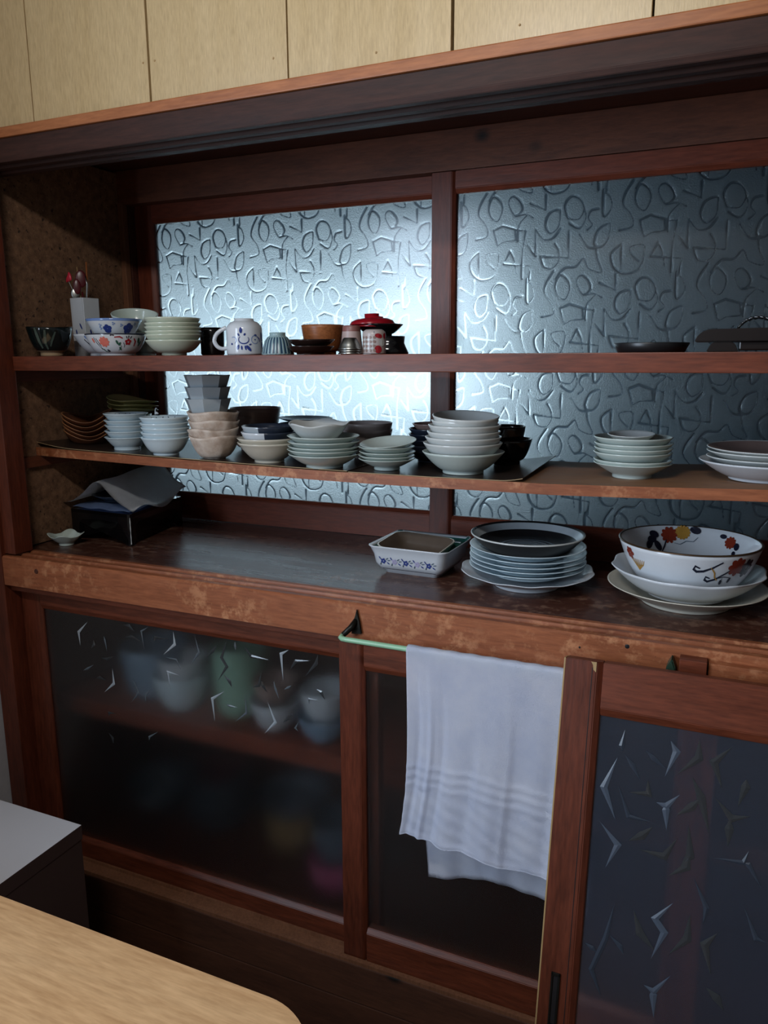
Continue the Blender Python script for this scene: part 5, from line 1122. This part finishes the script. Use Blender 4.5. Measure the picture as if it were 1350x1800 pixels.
def towel():
    x0, x1 = -0.447, -0.150
    b = bmesh.new(); nu = 96
    prof = []
    zt_ = zb_ + 0.0055
    # front hem to back hem, as (y, z, t) sampled separately for both ends
    rows = []
    nF, nT, nB = 80, 7, 46
    for i in range(nu + 1):
        u = i / nu; x = x0 + (x1 - x0) * u
        bend = 0.0035 * math.sin(9 * u + 1.0) + 0.002 * math.sin(21 * u)
        zf = -0.800 - 0.012 * u + 0.004 * math.sin(6 * u) + 0.002 * math.sin(19 * u)
        zbk = -0.915 + 0.022 * (1 - abs(2 * u - 0.9)) - 0.002 * math.sin(14 * u) + 0.012 * u
        row = []
        for k in range(nF + 1):
            s = k / nF; z = zf + (zt_ - 0.004 - zf) * s; q = 1 - s
            y = yb_ - 0.0115 - 0.020 * q + bend * q * 1.3 + 0.0022 * math.sin(30 * u + 3 * q) * q
            sk = s - 0.03 * math.sin(3 * u)
            if 0.26 < sk < 0.41: y -= 0.0017 * (0.5 - 0.5 * math.cos((sk - 0.26) / 0.05 * 2 * math.pi))
            for uc, wd_, am in ((0.05, 0.018, 0.004), (0.13, 0.015, -0.0045), (0.20, 0.02, 0.003), (0.42, 0.03, -0.0022), (0.58, 0.02, -0.0024), (0.80, 0.03, 0.0022)):
                y += am * math.exp(-((u - uc - 0.02 * math.sin(4 * q)) / wd_) ** 2) * min(1.0, q * 1.6)
            if sk < 0.26: y += 0.0012 * math.sin(38 * u + 60 * s) * math.sin(11 * u - 25 * s)
            if s < 0.03: y -= 0.0016 * math.sin(s / 0.03 * math.pi)
            xx = x + 0.004 * q * q * math.sin(5 * u + 4 * q) - 0.004 * math.sin(math.pi * q) * (1 - u) * -1 - 0.010 * max(0, q - 0.75) * 4 * max(0, 0.25 - u)
            row.append(b.verts.new((xx, y, z + 0.0006 * math.sin(40 * u))))
        for k in range(1, nT):
            a = math.pi * k / nT
            row.append(b.verts.new((x, yb_ - 0.0028 - 0.0085 * math.cos(a), zt_ - 0.003 + 0.0055 * math.sin(a) + 0.0005 * math.sin(55 * u))))
        for k in range(nB + 1):
            s = k / nB; z = zt_ - 0.004 + (zbk - zt_ + 0.004) * s
            y = yb_ + 0.0060 + 0.029 * s + 0.0022 * math.sin(17 * u + 4 * s) * s + 0.0015 * math.sin(37 * u) * s
            xx = x + 0.026 * s * (1 - u) + 0.003 * s * math.sin(8 * u)
            if s > 0.975: y -= 0.0012
            row.append(b.verts.new((xx, y, z)))
        rows.append(row)
    for A, B in zip(rows, rows[1:]):
        for k in range(len(A) - 1): b.faces.new((A[k], A[k + 1], B[k + 1], B[k]))
    bmesh.ops.solidify(b, geom=b.faces[:], thickness=0.0022)
    return mesh_of(b, 'towel', True)
tag(obj('towel', towel(), 'towel'), 'white terry towel hanging over the pale green bar', 'towel')

lean = thing('leaning_door', 'loose reddish framed glass door leaning against the cupboard at the right', 'door', (0, 0.873, -1.42), (math.radians(-12.09), 0, 0))
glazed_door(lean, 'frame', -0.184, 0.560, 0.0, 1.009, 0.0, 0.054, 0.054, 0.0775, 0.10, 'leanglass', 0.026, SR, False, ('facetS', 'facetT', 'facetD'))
obj('stile', prism([(-0.184, 0.0), (-0.139, 0.0), (-0.130, 0.007), (-0.130, 0.026), (-0.184, 0.026)], 0.0, 1.009, 'z', None, 0.0012), 'redz', lean)
obj('groove', box(-0.1455, -0.1445, -0.0003, 0.0004, 0.01, 1.0, 0), 'blackmat', lean)
obj('edge_strip', box(-0.1865, -0.1842, 0.002, 0.024, 0.02, 1.0085, 0.0004), 'tan', lean)
obj('chipped_corner', prism([(-0.1475, 1.0085), (-0.1395, 1.0085), (-0.1395, 0.994), (-0.1435, 0.997), (-0.1445, 1.004)], -0.0006, 0.0002, 'y'), 'tan', lean)
fp = bmesh.new(); box(-0.165, -0.158, -0.0012, 0.0, 0.475, 0.545, 0.0004, fp); obj('finger_pull', fp, 'blackmat', lean)
fr = bmesh.new()
box(-0.168, -0.1652, -0.0026, 0.0, 0.47, 0.55, 0.0006, fr); box(-0.1578, -0.155, -0.0026, 0.0, 0.47, 0.55, 0.0006, fr); box(-0.168, -0.155, -0.0026, 0.0, 0.5452, 0.55, 0.0006, fr); box(-0.168, -0.155, -0.0026, 0.0, 0.47, 0.4748, 0.0006, fr)
obj('pull_frame', fr, 'iron', lean)

# ------------------------------------------------------------------ white-topped unit and oak table in the foreground
t = thing('low_cabinet', 'low cabinet with a white top and dark brown body at the left edge', 'cabinet', (0, 0, 0))
obj('top', box(-1.45, -1.072, 0.66, 0.988, -0.910, -0.880, 0.0012), ['white_lam', 'brown_body'], t)
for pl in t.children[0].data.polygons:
    if pl.normal.z < 0.5: pl.material_index = 1  # side faces darker and browner than the top
obj('body', box(-1.445, -1.0735, 0.664, 0.986, -1.42, -0.9105, 0.001), 'brown_body', t)
obj('door', box(-1.44, -1.08, 0.648, 0.6635, -1.38, -0.92, 0.001), 'brown_body', t)
def table_outline(x0, x1, y0, y1, r, n=14):
    out = []
    for cx, cy_, a0 in ((x1 - r, y1 - r, 0), (x0 + r, y1 - r, 90), (x0 + r, y0 + r, 180), (x1 - r, y0 + r, 270)):
        for k in range(n + 1):
            a = math.radians(a0 + 90 * k / n); out.append((cx + r * math.cos(a), cy_ + r * math.sin(a)))
    return out
t = thing('dining_table', 'pale oak table with a rounded corner in the foreground', 'table', (0, 0, 0))
obj('table_top', prism(table_outline(-1.44, -0.342, -0.12, 0.640, 0.085), -0.748, -0.720, 'z', None, 0.003), 'oak', t)
for x, y in ((-1.36, -0.04), (-0.46, -0.04), (-1.36, 0.56), (-0.46, 0.56)):
    obj('leg', prism(table_outline(x - 0.025, x + 0.025, y - 0.025, y + 0.025, 0.008, 4), -1.42, -0.7485, 'z'), 'oak', t)
